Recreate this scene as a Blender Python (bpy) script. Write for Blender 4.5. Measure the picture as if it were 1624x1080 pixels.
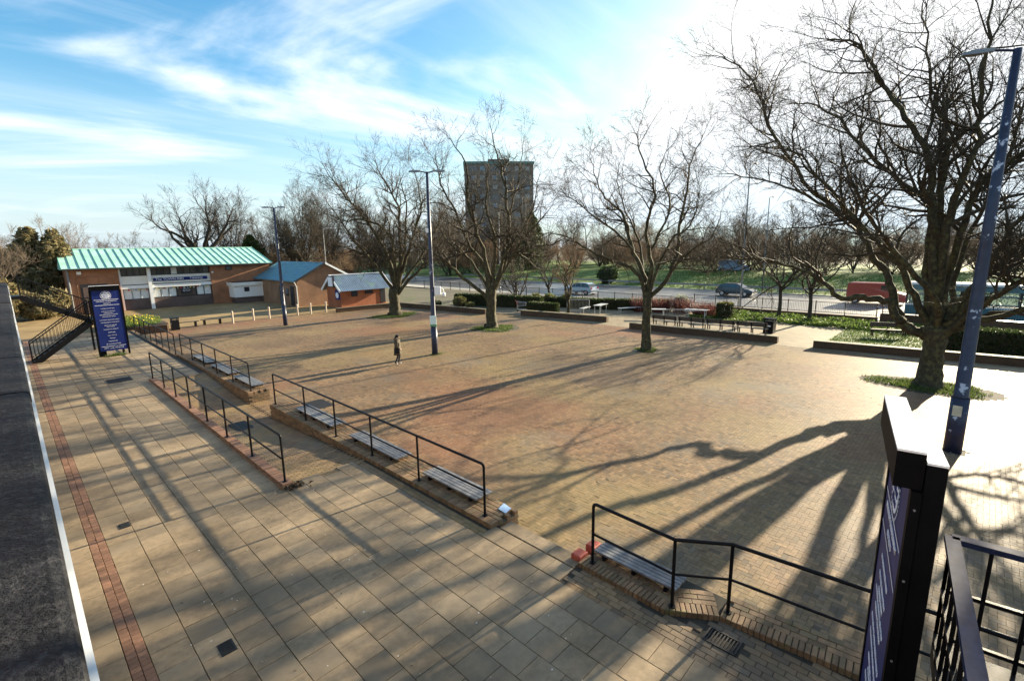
import bpy, math, random
import numpy as np
from mathutils import Vector, Matrix

for o in list(bpy.data.objects):
    bpy.data.objects.remove(o)
random.seed(11)
rng = np.random.default_rng(11)
SC = bpy.context.scene
COL = SC.collection
R = math.radians

# ------------------------------------------------------------------ camera
CAM_Z = 5.6
FPX = 776.0                      # focal length in pixels of a 1624 px wide picture
HEAD = R(43.95)
PITCH = math.atan(148 / FPX)
ROLL = 0.0146
fh = Vector((math.cos(HEAD), math.sin(HEAD), 0))
rt = Vector((math.sin(HEAD), -math.cos(HEAD), 0))
up = Vector((0, 0, 1))
FWD = fh * math.cos(PITCH) - up * math.sin(PITCH)
U0 = up * math.cos(PITCH) + fh * math.sin(PITCH)
CR = rt * math.cos(ROLL) - U0 * math.sin(ROLL)
CU = U0 * math.cos(ROLL) + rt * math.sin(ROLL)
cd = bpy.data.cameras.new('camera')
cd.sensor_width = 36
cd.lens = 36 * FPX / 1624
cd.clip_start = 0.05
cd.clip_end = 3000
cam = bpy.data.objects.new('camera', cd)
COL.objects.link(cam)
M = Matrix((CR, CU, -FWD)).transposed().to_4x4()
M.translation = Vector((0, 0, CAM_Z))
cam.matrix_world = M
SC.camera = cam
SC.render.resolution_x, SC.render.resolution_y = 1024, 680

# ------------------------------------------------------------------ sky and sun
SUN_EL, SUN_AZ = R(16.3), R(-6.3)          # azimuth measured from +X towards +Y
sdir = Vector((math.cos(SUN_EL) * math.cos(SUN_AZ), math.cos(SUN_EL) * math.sin(SUN_AZ), math.sin(SUN_EL)))
W = bpy.data.worlds.new('World')
SC.world = W
W.use_nodes = True
nt = W.node_tree
nt.nodes.clear()
def wn(t, **k):
    n = nt.nodes.new(t)
    for a, v in k.items():
        setattr(n, a, v)
    return n
sky = wn('ShaderNodeTexSky', sky_type='NISHITA', sun_disc=False, sun_elevation=SUN_EL, altitude=20,
         air_density=1.0, dust_density=1.6, ozone_density=2.2)
sky.sun_rotation = math.pi / 2 - SUN_AZ
tc = wn('ShaderNodeTexCoord')
sep = wn('ShaderNodeSeparateXYZ')
nt.links.new(tc.outputs['Generated'], sep.inputs[0])
def wmath(op, a, b=None, clamp=False):
    n = wn('ShaderNodeMath', operation=op, use_clamp=clamp)
    for i, v in enumerate((a, b)):
        if v is None: continue
        if isinstance(v, (int, float)): n.inputs[i].default_value = v
        else: nt.links.new(v, n.inputs[i])
    return n.outputs[0]
zc = wmath('ADD', wmath('MAXIMUM', sep.outputs[2], 0.0), 0.12)
cx = wmath('DIVIDE', sep.outputs[0], zc)
cy = wmath('DIVIDE', sep.outputs[1], zc)
comb = wn('ShaderNodeCombineXYZ')
nt.links.new(cx, comb.inputs[0]); nt.links.new(cy, comb.inputs[1])
def cloud(scale, rot, sx, sy, loc, detail, rough, dist, lo, hi):
    mp = wn('ShaderNodeMapping')
    mp.inputs['Rotation'].default_value = (0, 0, rot)
    mp.inputs['Scale'].default_value = (sx, sy, 1)
    mp.inputs['Location'].default_value = loc
    nt.links.new(comb.outputs[0], mp.inputs[0])
    nz = wn('ShaderNodeTexNoise')
    nz.inputs['Scale'].default_value = scale
    nz.inputs['Detail'].default_value = detail
    nz.inputs['Roughness'].default_value = rough
    nz.inputs['Distortion'].default_value = dist
    nt.links.new(mp.outputs[0], nz.inputs['Vector'])
    mr = wn('ShaderNodeMapRange', interpolation_type='SMOOTHSTEP')
    mr.inputs['From Min'].default_value = lo
    mr.inputs['From Max'].default_value = hi
    nt.links.new(nz.outputs[0], mr.inputs['Value'])
    return mr.outputs[0]
c1 = cloud(0.5, 0.7, 0.75, 1.0, (3.1, 1.7, 0), 10, 0.54, 1.9, 0.44, 0.66)
c2 = cloud(1.2, 0.75, 0.5, 2.6, (0.4, 5.2, 0), 8, 0.6, 0.5, 0.42, 0.75)
cf = wmath('ADD', c1, wmath('MULTIPLY', c2, 0.22), clamp=True)
cf = wmath('MULTIPLY', cf, 0.95)
SKY_GAIN, CLOUD = 1.5, (6.3, 6.5, 6.7, 1)
hs = wn('ShaderNodeHueSaturation')
hs.inputs['Hue'].default_value = 0.488
hs.inputs['Saturation'].default_value = 1.32
hs.inputs['Value'].default_value = SKY_GAIN
nt.links.new(sky.outputs[0], hs.inputs['Color'])
mx = wn('ShaderNodeMix', data_type='RGBA')
nt.links.new(cf, mx.inputs[0])
cl = wn('ShaderNodeMix', data_type='RGBA', blend_type='DARKEN')      # caps the sky glow round the sun to lower the fill light
cl.inputs[0].default_value = 1.0
cl.inputs[7].default_value = (6.6, 6.7, 6.8, 1)
nt.links.new(hs.outputs[0], cl.inputs[6])
nt.links.new(cl.outputs[2], mx.inputs[6])
mxa = wn('ShaderNodeMix', data_type='RGBA', blend_type='ADD')      # thin cloud scatters more near the sun
mxa.inputs[0].default_value = 0.15
mxa.inputs[6].default_value = CLOUD
nt.links.new(cl.outputs[2], mxa.inputs[7])
nt.links.new(mxa.outputs[2], mx.inputs[7])
# pale winter haze low over the horizon
hz = wn('ShaderNodeMapRange', interpolation_type='SMOOTHSTEP')
nt.links.new(sep.outputs[2], hz.inputs['Value'])
for i_, q_ in ((1, -0.02), (2, 0.30), (3, 0.75), (4, 0.0)): hz.inputs[i_].default_value = q_
mh = wn('ShaderNodeMix', data_type='RGBA')
nt.links.new(hz.outputs[0], mh.inputs[0]); nt.links.new(mx.outputs[2], mh.inputs[6])
mh.inputs[7].default_value = (4.3, 5.4, 6.1, 1)
bg = wn('ShaderNodeBackground')
bg.inputs['Strength'].default_value = 0.05
nt.links.new(mh.outputs[2], bg.inputs[0])
wo = wn('ShaderNodeOutputWorld')
nt.links.new(bg.outputs[0], wo.inputs[0])

sl = bpy.data.lights.new('sun', 'SUN')
sl.energy = 5.0
sl.angle = R(0.55)
sl.color = (1.0, 0.865, 0.63)
sun = bpy.data.objects.new('sun', sl)
COL.objects.link(sun)
sun.rotation_euler = sdir.to_track_quat('Z', 'Y').to_euler()
sun.location = (40, -5, 30)

SC.view_settings.view_transform = 'Standard'
SC.view_settings.look = 'None'
SC.view_settings.gamma = 1
SC.view_settings.exposure = 1.9
SC.render.engine = 'CYCLES'

# ------------------------------------------------------------------ helpers
ORG = {}
def _org(o):
    return ORG.get(o.name, Vector((0, 0, 0))) if o is not None else Vector((0, 0, 0))

def thing(name, label, cat, loc=(0, 0, 0), group=None):
    o = bpy.data.objects.new(name, None)
    o.empty_display_size = 0.3
    COL.objects.link(o)
    o.location = loc
    ORG[o.name] = Vector(loc)
    o['label'] = label
    o['category'] = cat
    if group: o['group'] = group
    return o

def link(name, me, parent=None):
    o = bpy.data.objects.new(name, me)
    COL.objects.link(o)
    if parent is not None:
        o.parent = parent
    ORG[o.name] = _org(parent)
    return o

def tag(o, label=None, cat=None, group=None, kind=None):
    if label: o['label'] = label
    if cat: o['category'] = cat
    if group: o['group'] = group
    if kind: o['kind'] = kind
    return o

class MB:
    def __init__(s):
        s.v = []; s.f = []
    def add(s, V, F):
        n = len(s.v)
        s.v.extend([tuple(p) for p in V])
        s.f.extend([tuple(i + n for i in f) for f in F])
        return s
    def box(s, c, d, rz=0.0, ch=0.0):
        """box centred c, full size d; ch chamfers the upper edges"""
        x, y, z = d[0] / 2, d[1] / 2, d[2] / 2
        ca, sa = math.cos(rz), math.sin(rz)
        def T(a, b, e): return (c[0] + a * ca - b * sa, c[1] + a * sa + b * ca, c[2] + e)
        if ch <= 0:
            V = [T(i, j, k) for k in (-z, z) for i, j in ((-x, -y), (x, -y), (x, y), (-x, y))]
            F = [(3, 2, 1, 0), (4, 5, 6, 7)] + [(i, (i + 1) % 4, (i + 1) % 4 + 4, i + 4) for i in range(4)]
        else:
            q = ((-1, -1), (1, -1), (1, 1), (-1, 1))
            V = [T(i * x, j * y, -z) for i, j in q] + [T(i * x, j * y, z - ch) for i, j in q] + [T(i * (x - ch), j * (y - ch), z) for i, j in q]
            F = [(3, 2, 1, 0), (8, 9, 10, 11)]
            for b in (0, 4):
                F += [(b + i, b + (i + 1) % 4, b + (i + 1) % 4 + 4, b + i + 4) for i in range(4)]
        return s.add(V, F)
    def beam(s, p0, p1, w, h, upv=(0, 0, 1)):
        p0, p1 = Vector(p0), Vector(p1)
        d = (p1 - p0).normalized()
        u = Vector(upv)
        if abs(d.dot(u)) > 0.98: u = Vector((1, 0, 0))
        a = d.cross(u).normalized() * w / 2
        b = a.cross(d).normalized() * h / 2
        V = [p + i * a + j * b for p in (p0, p1) for i, j in ((-1, -1), (1, -1), (1, 1), (-1, 1))]
        F = [(3, 2, 1, 0), (4, 5, 6, 7)] + [(i, (i + 1) % 4, (i + 1) % 4 + 4, i + 4) for i in range(4)]
        F = [tuple(reversed(f)) for f in F]
        return s.add(V, F)
    def tube(s, pts, rad, n=8, cap=True):
        P = [Vector(p) for p in pts]
        m = len(P)
        if not hasattr(rad, '__len__'): rad = [rad] * m
        ref = None; V = []; F = []
        for i in range(m):
            d = (P[min(i + 1, m - 1)] - P[max(i - 1, 0)])
            if d.length < 1e-9: d = Vector((0, 0, 1))
            d.normalize()
            if ref is None:
                ref = Vector((0, 0, 1)) if abs(d.z) < 0.9 else Vector((1, 0, 0))
            a = (ref - d * ref.dot(d))
            if a.length < 1e-6: a = d.orthogonal()
            a.normalize(); ref = a
            b = d.cross(a)
            for k in range(n):
                t = 2 * math.pi * k / n
                V.append(P[i] + (a * math.cos(t) + b * math.sin(t)) * rad[i])
        for i in range(m - 1):
            for k in range(n):
                F.append((i * n + k, i * n + (k + 1) % n, (i + 1) * n + (k + 1) % n, (i + 1) * n + k))
        if cap:
            F.append(tuple(reversed(range(n)))); F.append(tuple((m - 1) * n + k for k in range(n)))
        return s.add(V, F)
    def prism(s, poly, fn, a, b):
        """poly: list of (u,v); fn(u,v,t)->xyz; extruded t=a..b"""
        n = len(poly)
        V = [fn(u, v, a) for u, v in poly] + [fn(u, v, b) for u, v in poly]
        F = [tuple(reversed(range(n))), tuple(range(n, 2 * n))] + [(i, (i + 1) % n, (i + 1) % n + n, i + n) for i in range(n)]
        return s.add(V, F)
    def lathe(s, c, prof, n=12):
        V = []; F = []
        for r, z in prof:
            for k in range(n):
                t = 2 * math.pi * k / n
                V.append((c[0] + r * math.cos(t), c[1] + r * math.sin(t), c[2] + z))
        for i in range(len(prof) - 1):
            for k in range(n):
                F.append((i * n + k, i * n + (k + 1) % n, (i + 1) * n + (k + 1) % n, (i + 1) * n + k))
        F.append(tuple(reversed(range(n)))); F.append(tuple((len(prof) - 1) * n + k for k in range(n)))
        return s.add(V, F)
    def quad(s, a, b, c, d):
        return s.add([a, b, c, d], [(0, 1, 2, 3)])
    def mesh(s, name, m, org=Vector((0, 0, 0)), smooth=False):
        me = bpy.data.meshes.new(name)
        me.from_pydata([(p[0] - org.x, p[1] - org.y, p[2] - org.z) for p in s.v], [], s.f)
        if m is not None: me.materials.append(m)
        if smooth:
            me.polygons.foreach_set('use_smooth', [True] * len(me.polygons))
        me.update()
        return me
    def build(s, name, m, parent=None, smooth=False, rnd=False):
        me = s.mesh(name, m, _org(parent), smooth)
        o = link(name, me, parent)
        return o

def np_quads(name, V, F, m, rnd=None, org=Vector((0, 0, 0)), smooth=False):
    V = np.asarray(V, dtype=np.float32) - np.array(org, dtype=np.float32)
    F = np.asarray(F, dtype=np.int32)
    k = F.shape[1]
    me = bpy.data.meshes.new(name)
    me.vertices.add(len(V)); me.vertices.foreach_set('co', V.ravel())
    me.loops.add(F.size); me.loops.foreach_set('vertex_index', F.ravel())
    me.polygons.add(len(F))
    me.polygons.foreach_set('loop_start', np.arange(0, F.size, k, dtype=np.int32))
    me.polygons.foreach_set('loop_total', np.full(len(F), k, dtype=np.int32))
    me.polygons.foreach_set('use_smooth', np.full(len(F), bool(smooth)))
    if m is not None: me.materials.append(m)
    if rnd is not None:
        at = me.attributes.new('rnd', 'FLOAT', 'FACE')
        at.data.foreach_set('value', np.asarray(rnd, dtype=np.float32))
    me.update(calc_edges=True)
    me.validate()
    return me

def chamfer_mesh(name, sx, sy, sz, ch, m):
    """brick or slab: origin at the centre of its top face"""
    return MB().box((0, 0, -sz / 2), (sx, sy, sz), ch=ch).mesh(name, m)

def merged_boxes(name, C, sx, sy, sz, ch, m, rz=None, slope=None, full=True):
    """C (n,3) centres of top faces; boxes merged in one mesh with a random value per box"""
    C = np.asarray(C, dtype=float)
    n = len(C)
    q = np.array(((-1, -1), (1, -1), (1, 1), (-1, 1)), float)
    sx = np.broadcast_to(np.asarray(sx, float), (n,)); sy = np.broadcast_to(np.asarray(sy, float), (n,))
    h = np.stack((sx, sy), 1)[:, None, :] / 2
    top = q[None] * (h - ch)
    low = q[None] * h
    lv = [(low, -sz), (low, -ch), (top, 0.0)] if full else [(low, -0.003)]
    if not full: lv = [(top, 0.0)]
    P = []
    for xy, z in lv:
        p = np.concatenate((xy, np.full((n, 4, 1), z)), 2)
        P.append(p)
    P = np.concatenate(P, 1)                               # n, k, 3
    if rz is not None:
        rz = np.broadcast_to(np.asarray(rz, float), (n,))
        c, s_ = np.cos(rz)[:, None], np.sin(rz)[:, None]
        x, y = P[..., 0] * c - P[..., 1] * s_, P[..., 0] * s_ + P[..., 1] * c
        P = np.stack((x, y, P[..., 2]), 2)
    if slope is not None:                                  # dz/dy per box
        P[..., 2] += P[..., 1] * np.asarray(slope)[:, None]
    k = P.shape[1]
    V = (P + C[:, None, :]).reshape(-1, 3)
    if full:
        f = [(8, 9, 10, 11)]
        for b in (0, 4):
            f += [(b + i, b + (i + 1) % 4, b + (i + 1) % 4 + 4, b + i + 4) for i in range(4)]
    else:
        f = [(0, 1, 2, 3)]
    f = np.array(f)
    F = (f[None] + (np.arange(n) * k)[:, None, None]).reshape(-1, 4)
    rnd = np.repeat(rng.random(n), len(f))
    return np_quads(name, V, F, m, rnd)

def view(P, margin=60):
    """picture coordinates of points and whether they lie in the frame"""
    d = np.asarray(P, float) - np.array((0, 0, CAM_Z))
    z = d @ np.array(FWD)
    x = 812 + FPX * (d @ np.array(CR)) / np.maximum(z, 1e-3)
    y = 540 - FPX * (d @ np.array(CU)) / np.maximum(z, 1e-3)
    return (z > 0.2) & (x > -margin) & (x < 1624 + margin) & (y > -margin) & (y < 1080 + margin)

def lay(parent, name, C, sx, sy, sz, ch, m, nsingle, rz=None, slope=None, fulldist=1e9):
    """lay pieces: the nsingle nearest in view are objects of their own, the rest one mesh of pieces"""
    C = np.asarray(C, float)
    n = len(C)
    rzA = np.zeros(n) if rz is None else np.broadcast_to(np.asarray(rz, float), (n,))
    slA = np.zeros(n) if slope is None else np.asarray(slope, float)
    d = np.hypot(C[:, 0], C[:, 1])
    order = np.argsort(np.where(view(C, 0), d, d + 1000))
    one, rest = order[:nsingle], order[nsingle:]
    rest = rest[view(C[rest], 500)]
    me = chamfer_mesh(name, sx, sy, sz, ch, m)
    po = _org(parent)
    for i in one:
        o = bpy.data.objects.new(name, me)
        COL.objects.link(o)
        o.parent = parent
        o.location = Vector(C[i]) - po
        o.rotation_euler = (math.atan(slA[i]) + random.gauss(0, .004), random.gauss(0, .004), rzA[i] + random.gauss(0, .004))
    if len(rest):
        near = rest[d[rest] < fulldist]; far = rest[d[rest] >= fulldist]
        for sub, full in ((near, True), (far, False)):
            if len(sub):
                mm = merged_boxes(name + 's', C[sub], sx, sy, sz, ch, m, rz=rzA[sub], slope=slA[sub], full=full)
                o = link(name + ('s_nearby' if full else 's_farther'), mm, parent)
                o.location = -po
                o['kind'] = 'stuff'

# ------------------------------------------------------------------ materials
def mat(name, col, rough=0.6, var=0.18, scale=2.5, bump=0.0, bscale=40.0, metal=0.0, spec=0.4, col2=None,
        thr=None, rnd=0.0, rcol=None, big=0.0, bigscale=0.25, coat=0.0, local=False):
    m = bpy.data.materials.new(name)
    m.use_nodes = True
    t = m.node_tree; N = t.nodes; Lk = t.links
    b = N['Principled BSDF']
    b.inputs['Roughness'].default_value = rough
    b.inputs['Metallic'].default_value = metal
    b.inputs['Specular IOR Level'].default_value = spec
    if coat: b.inputs['Coat Weight'].default_value = coat
    if local:
        tcn = N.new('ShaderNodeTexCoord'); pos = tcn.outputs['Object']
    else:
        gp = N.new('ShaderNodeNewGeometry'); pos = gp.outputs['Position']
    def noise(sc, det=5, rgh=0.6):
        n = N.new('ShaderNodeTexNoise')
        n.inputs['Scale'].default_value = sc; n.inputs['Detail'].default_value = det
        n.inputs['Roughness'].default_value = rgh
        Lk.new(pos, n.inputs['Vector'])
        return n.outputs[0]
    def mixc(f, a, bb, mode='MIX'):
        x = N.new('ShaderNodeMix'); x.data_type = 'RGBA'; x.blend_type = mode
        for i, v in ((0, f), (6, a), (7, bb)):
            if isinstance(v, (int, float)): x.inputs[i].default_value = v
            elif isinstance(v, tuple): x.inputs[i].default_value = v + (1,) if len(v) == 3 else v
            else: Lk.new(v, x.inputs[i])
        return x.outputs[2]
    def mrange(v, lo, hi, a=0.0, bb=1.0):
        x = N.new('ShaderNodeMapRange')
        Lk.new(v, x.inputs[0])
        for i, q in ((1, lo), (2, hi), (3, a), (4, bb)): x.inputs[i].default_value = q
        return x.outputs[0]
    lo = tuple(c * (1 - var) for c in col); hi = tuple(min(1, c * (1 + var)) for c in col)
    c = mixc(mrange(noise(scale), 0.3, 0.7), lo, hi)
    if col2 is not None:
        a = thr or (0.5, 0.6)
        c = mixc(mrange(noise(scale * 0.6, 6, 0.65), a[0], a[1]), c, col2)
    if rnd or rcol:
        oi = N.new('ShaderNodeObjectInfo'); at = N.new('ShaderNodeAttribute'); at.attribute_name = 'rnd'
        ad = N.new('ShaderNodeMath'); ad.operation = 'ADD'
        Lk.new(oi.outputs['Random'], ad.inputs[0]); Lk.new(at.outputs['Fac'], ad.inputs[1])
        fr = N.new('ShaderNodeMath'); fr.operation = 'FRACT'; Lk.new(ad.outputs[0], fr.inputs[0])
        rv = fr.outputs[0]
        if rcol is not None:
            c = mixc(mrange(rv, 0.55, 1.0, 0.0, 0.85), c, rcol)
        if rnd:
            f2 = N.new('ShaderNodeMath'); f2.operation = 'MULTIPLY'; Lk.new(rv, f2.inputs[0]); f2.inputs[1].default_value = 7.31
            f3 = N.new('ShaderNodeMath'); f3.operation = 'FRACT'; Lk.new(f2.outputs[0], f3.inputs[0])
            g = mrange(f3.outputs[0], 0, 1, 1 - rnd, 1 + rnd)
            cmb = N.new('ShaderNodeCombineColor')
            for i in range(3): Lk.new(g, cmb.inputs[i])
            c = mixc(1.0, c, cmb.outputs[0], 'MULTIPLY')
    if big:
        g = mrange(noise(bigscale, 4, 0.6), 0.3, 0.7, 1 - big, 1 + big * 0.6)
        cmb = N.new('ShaderNodeCombineColor')
        for i in range(3): Lk.new(g, cmb.inputs[i])
        c = mixc(1.0, c, cmb.outputs[0], 'MULTIPLY')
    Lk.new(c, b.inputs['Base Color'])
    if bump:
        bp = N.new('ShaderNodeBump'); bp.inputs['Strength'].default_value = bump; bp.inputs['Distance'].default_value = 0.02
        Lk.new(noise(bscale, 4, 0.65), bp.inputs['Height']); Lk.new(bp.outputs[0], b.inputs['Normal'])
    m['_c'] = 0
    return m

def brickmat(name, c1, c2, mortar, sx=0.225, sy=0.075, rough=0.8, axis='XZ'):
    """far masonry whose single bricks are too small to tell apart"""
    m = bpy.data.materials.new(name)
    m.use_nodes = True
    t = m.node_tree; N = t.nodes; Lk = t.links
    b = N['Principled BSDF']; b.inputs['Roughness'].default_value = rough
    b.inputs['Specular IOR Level'].default_value = 0.2
    gp = N.new('ShaderNodeNewGeometry'); sp = N.new('ShaderNodeSeparateXYZ'); Lk.new(gp.outputs['Position'], sp.inputs[0])
    ad = N.new('ShaderNodeMath'); ad.operation = 'ADD'; Lk.new(sp.outputs[0], ad.inputs[0]); Lk.new(sp.outputs[1], ad.inputs[1])
    cb = N.new('ShaderNodeCombineXYZ'); Lk.new(ad.outputs[0], cb.inputs[0]); Lk.new(sp.outputs[2], cb.inputs[1])
    br = N.new('ShaderNodeTexBrick')
    br.inputs['Color1'].default_value = c1 + (1,); br.inputs['Color2'].default_value = c2 + (1,)
    br.inputs['Mortar'].default_value = mortar + (1,)
    br.inputs['Scale'].default_value = 1; br.inputs['Mortar Size'].default_value = 0.006
    br.inputs['Brick Width'].default_value = sx; br.inputs['Row Height'].default_value = sy
    Lk.new(cb.outputs[0], br.inputs['Vector'])
    nz = N.new('ShaderNodeTexNoise'); nz.inputs['Scale'].default_value = 0.7; nz.inputs['Detail'].default_value = 6
    Lk.new(gp.outputs['Position'], nz.inputs['Vector'])
    mr = N.new('ShaderNodeMapRange'); Lk.new(nz.outputs[0], mr.inputs[0])
    for i, q in ((1, .3), (2, .7), (3, .72), (4, 1.15)): mr.inputs[i].default_value = q
    cmb = N.new('ShaderNodeCombineColor')
    for i in range(3): Lk.new(mr.outputs[0], cmb.inputs[i])
    x = N.new('ShaderNodeMix'); x.data_type = 'RGBA'; x.blend_type = 'MULTIPLY'; x.inputs[0].default_value = 1
    Lk.new(br.outputs[0], x.inputs[6]); Lk.new(cmb.outputs[0], x.inputs[7])
    Lk.new(x.outputs[2], b.inputs['Base Color'])
    return m

def glassmat(name, col=(0.03, 0.04, 0.05), rough=0.06, clear=0.0):
    m = bpy.data.materials.new(name)
    m.use_nodes = True
    N = m.node_tree.nodes; b = N['Principled BSDF']
    b.inputs['Base Color'].default_value = col + (1,)
    b.inputs['Roughness'].default_value = rough
    b.inputs['Specular IOR Level'].default_value = 0.8
    if clear:
        tr = N.new('ShaderNodeBsdfTransparent'); tr.inputs[0].default_value = (0.9, 0.96, 0.95, 1)
        mxs = N.new('ShaderNodeMixShader'); mxs.inputs[0].default_value = clear
        out = N['Material Output']
        m.node_tree.links.new(b.outputs[0], mxs.inputs[1]); m.node_tree.links.new(tr.outputs[0], mxs.inputs[2])
        m.node_tree.links.new(mxs.outputs[0], out.inputs[0])
    return m

def leafmat(name, c1, c2, rough=0.55, trans=0.35):
    m = mat(name, c1, rough=rough, var=0.3, scale=6, col2=c2, thr=(0.4, 0.65), rnd=0.35, spec=0.3)
    N = m.node_tree.nodes; b = N['Principled BSDF']; out = N['Material Output']
    tl = N.new('ShaderNodeBsdfTranslucent')
    src = b.inputs['Base Color'].links[0].from_socket
    m.node_tree.links.new(src, tl.inputs[0])
    mxs = N.new('ShaderNodeMixShader'); mxs.inputs[0].default_value = trans
    m.node_tree.links.new(b.outputs[0], mxs.inputs[1]); m.node_tree.links.new(tl.outputs[0], mxs.inputs[2])
    m.node_tree.links.new(mxs.outputs[0], out.inputs[0])
    return m

m_slab = mat('slab_concrete', (0.275, 0.207, 0.132), rough=0.6, var=0.18, scale=9, col2=(0.15, 0.115, 0.08), thr=(0.64, 0.8), rnd=0.16, rcol=(0.22, 0.175, 0.12), big=0.34, bigscale=0.75, bump=0.25, bscale=70, spec=0.2)
m_joint = mat('joint_dirt', (0.045, 0.038, 0.028), rough=0.9, var=0.3, scale=5)
m_paver = mat('brick_paver', (0.225, 0.15, 0.085), rough=0.62, var=0.2, scale=14, rnd=0.24, rcol=(0.14, 0.11, 0.08), col2=(0.25, 0.125, 0.07), thr=(0.62, 0.75), big=0.22, bigscale=0.35, bump=0.22, bscale=60, spec=0.1)
# broad moss and red-brick areas of the square
def paver_areas(m):
    t = m.node_tree; N = t.nodes; Lk = t.links; b = N['Principled BSDF']
    src = b.inputs['Base Color'].links[0].from_socket
    gp = N.new('ShaderNodeNewGeometry')
    def area(src, sc, off, lo, hi, colr, f):
        mp = N.new('ShaderNodeMapping'); mp.inputs['Location'].default_value = off
        Lk.new(gp.outputs['Position'], mp.inputs[0])
        nz = N.new('ShaderNodeTexNoise'); nz.inputs['Scale'].default_value = sc; nz.inputs['Detail'].default_value = 6; nz.inputs['Roughness'].default_value = 0.65
        Lk.new(mp.outputs[0], nz.inputs['Vector'])
        mr = N.new('ShaderNodeMapRange'); Lk.new(nz.outputs[0], mr.inputs[0])
        for i, q in ((1, lo), (2, hi), (3, 0), (4, f)): mr.inputs[i].default_value = q
        x = N.new('ShaderNodeMix'); x.data_type = 'RGBA'
        Lk.new(mr.outputs[0], x.inputs[0]); Lk.new(src, x.inputs[6]); x.inputs[7].default_value = colr + (1,)
        return x.outputs[2]
    s = area(src, 0.16, (5, 3, 0), 0.48, 0.62, (0.27, 0.205, 0.095), 0.5)
    s = area(s, 0.12, (-20, 9, 4), 0.52, 0.64, (0.25, 0.115, 0.068), 0.5)
    s = area(s, 0.2, (40, -9, 4), 0.55, 0.66, (0.165, 0.15, 0.125), 0.55)
    # rectangular repair panels laid with a different batch of bricks
    sn = N.new('ShaderNodeVectorMath'); sn.operation = 'SNAP'; sn.inputs[1].default_value = (3.4, 2.6, 50)
    Lk.new(gp.outputs['Position'], sn.inputs[0])
    wnz = N.new('ShaderNodeTexWhiteNoise'); Lk.new(sn.outputs[0], wnz.inputs[0])
    mr = N.new('ShaderNodeMapRange'); Lk.new(wnz.outputs[0], mr.inputs[0])
    for i, q in ((1, .55), (2, 1.0), (3, 0), (4, .38)): mr.inputs[i].default_value = q
    x = N.new('ShaderNodeMix'); x.data_type = 'RGBA'; Lk.new(mr.outputs[0], x.inputs[0]); Lk.new(s, x.inputs[6]); x.inputs[7].default_value = (0.13, 0.095, 0.07, 1)
    s = x.outputs[2]
    Lk.new(s, b.inputs['Base Color'])
paver_areas(m_paver)
m_redbrick = mat('red_paving_brick', (0.215, 0.115, 0.07), rough=0.6, var=0.2, scale=12, rnd=0.25, rcol=(0.18, 0.095, 0.055), bump=0.2, bscale=60)
m_wallbrick = mat('wall_brick', (0.195, 0.118, 0.062), rough=0.75, var=0.25, scale=10, rnd=0.3, rcol=(0.16, 0.115, 0.06), col2=(0.12, 0.12, 0.04), thr=(0.55, 0.7), bump=0.4, bscale=50)
m_mortar = mat('mortar', (0.13, 0.11, 0.075), rough=0.9, var=0.3, scale=8)
m_black = mat('black_paint', (0.0045, 0.0045, 0.006), rough=0.45, var=0.3, scale=8, spec=0.22, bump=0.08, bscale=60)
m_iron = mat('cast_iron', (0.03, 0.028, 0.027), rough=0.55, var=0.3, scale=20, metal=0.4)
m_timber = mat('weathered_timber', (0.16, 0.16, 0.165), rough=0.5, var=0.35, scale=8, rnd=0.2, bump=0.3, bscale=45, spec=0.5)
m_white = mat('white_paint', (0.78, 0.78, 0.76), rough=0.5, var=0.05, scale=3)
m_coping = mat('dark_coping_stone', (0.011, 0.0115, 0.014), rough=0.75, var=0.6, scale=30, bump=1.0, bscale=38, col2=(0.05, 0.05, 0.053), thr=(0.5, 0.72), spec=0.2, big=0.3, bigscale=2)
m_asphalt = mat('asphalt', (0.075, 0.075, 0.078), rough=0.42, var=0.15, scale=30, big=0.2, spec=0.7, bump=0.2, bscale=40)
m_grass = mat('grass', (0.075, 0.115, 0.028), rough=0.8, var=0.3, scale=0.8, col2=(0.12, 0.16, 0.04), spec=0.2, bump=0.6, bscale=12)
m_earth = mat('earth', (0.10, 0.085, 0.055), rough=0.9, var=0.3, scale=1.2, col2=(0.07, 0.09, 0.03))
m_yard = mat('yard_paving', (0.25, 0.20, 0.13), rough=0.75, spec=0.15, var=0.2, scale=2.0, big=0.25, bigscale=0.4)
m_fore = mat('forecourt_paving', (0.27, 0.19, 0.095), rough=0.75, spec=0.15, var=0.22, scale=1.4, big=0.3, bigscale=0.25, bump=0.2, bscale=20)
# ------------------------------------------------------------------ ground sheets
ZP = -0.35                                     # level of the square; the walkway is at 0
def sheet(name, x0, x1, y0, y1, z, m, kind='structure', holes=()):
    o = MB().quad((x0, y0, z), (x1, y0, z), (x1, y1, z), (x0, y1, z)).build(name, m)
    o['kind'] = kind
    return o
sheet('ground', -900, 1100, -900, 1100, -0.52, m_earth)
plaza = sheet('plaza', 6.2, 31.6, -14, 46.2, ZP - 0.008, m_joint)
sheet('forecourt', -40, 31.6, 46.2, 76, ZP - 0.004, m_fore)
sheet('yard', 31.6, 45.6, -14, 60, ZP - 0.006, m_yard)
m_ramp = m_paver
wb = MB().box((0.43, 18, -0.26), (7.06, 56, 0.5))                                  # X -3.1 .. 3.96
wb.box((4.91, 0.7, -0.26), (1.9, 21.4, 0.5)).box((5.03, 36.1, -0.26), (2.14, 19.8, 0.5))
walk = wb.build('walkway', m_joint)
walk['kind'] = 'structure'

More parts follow.
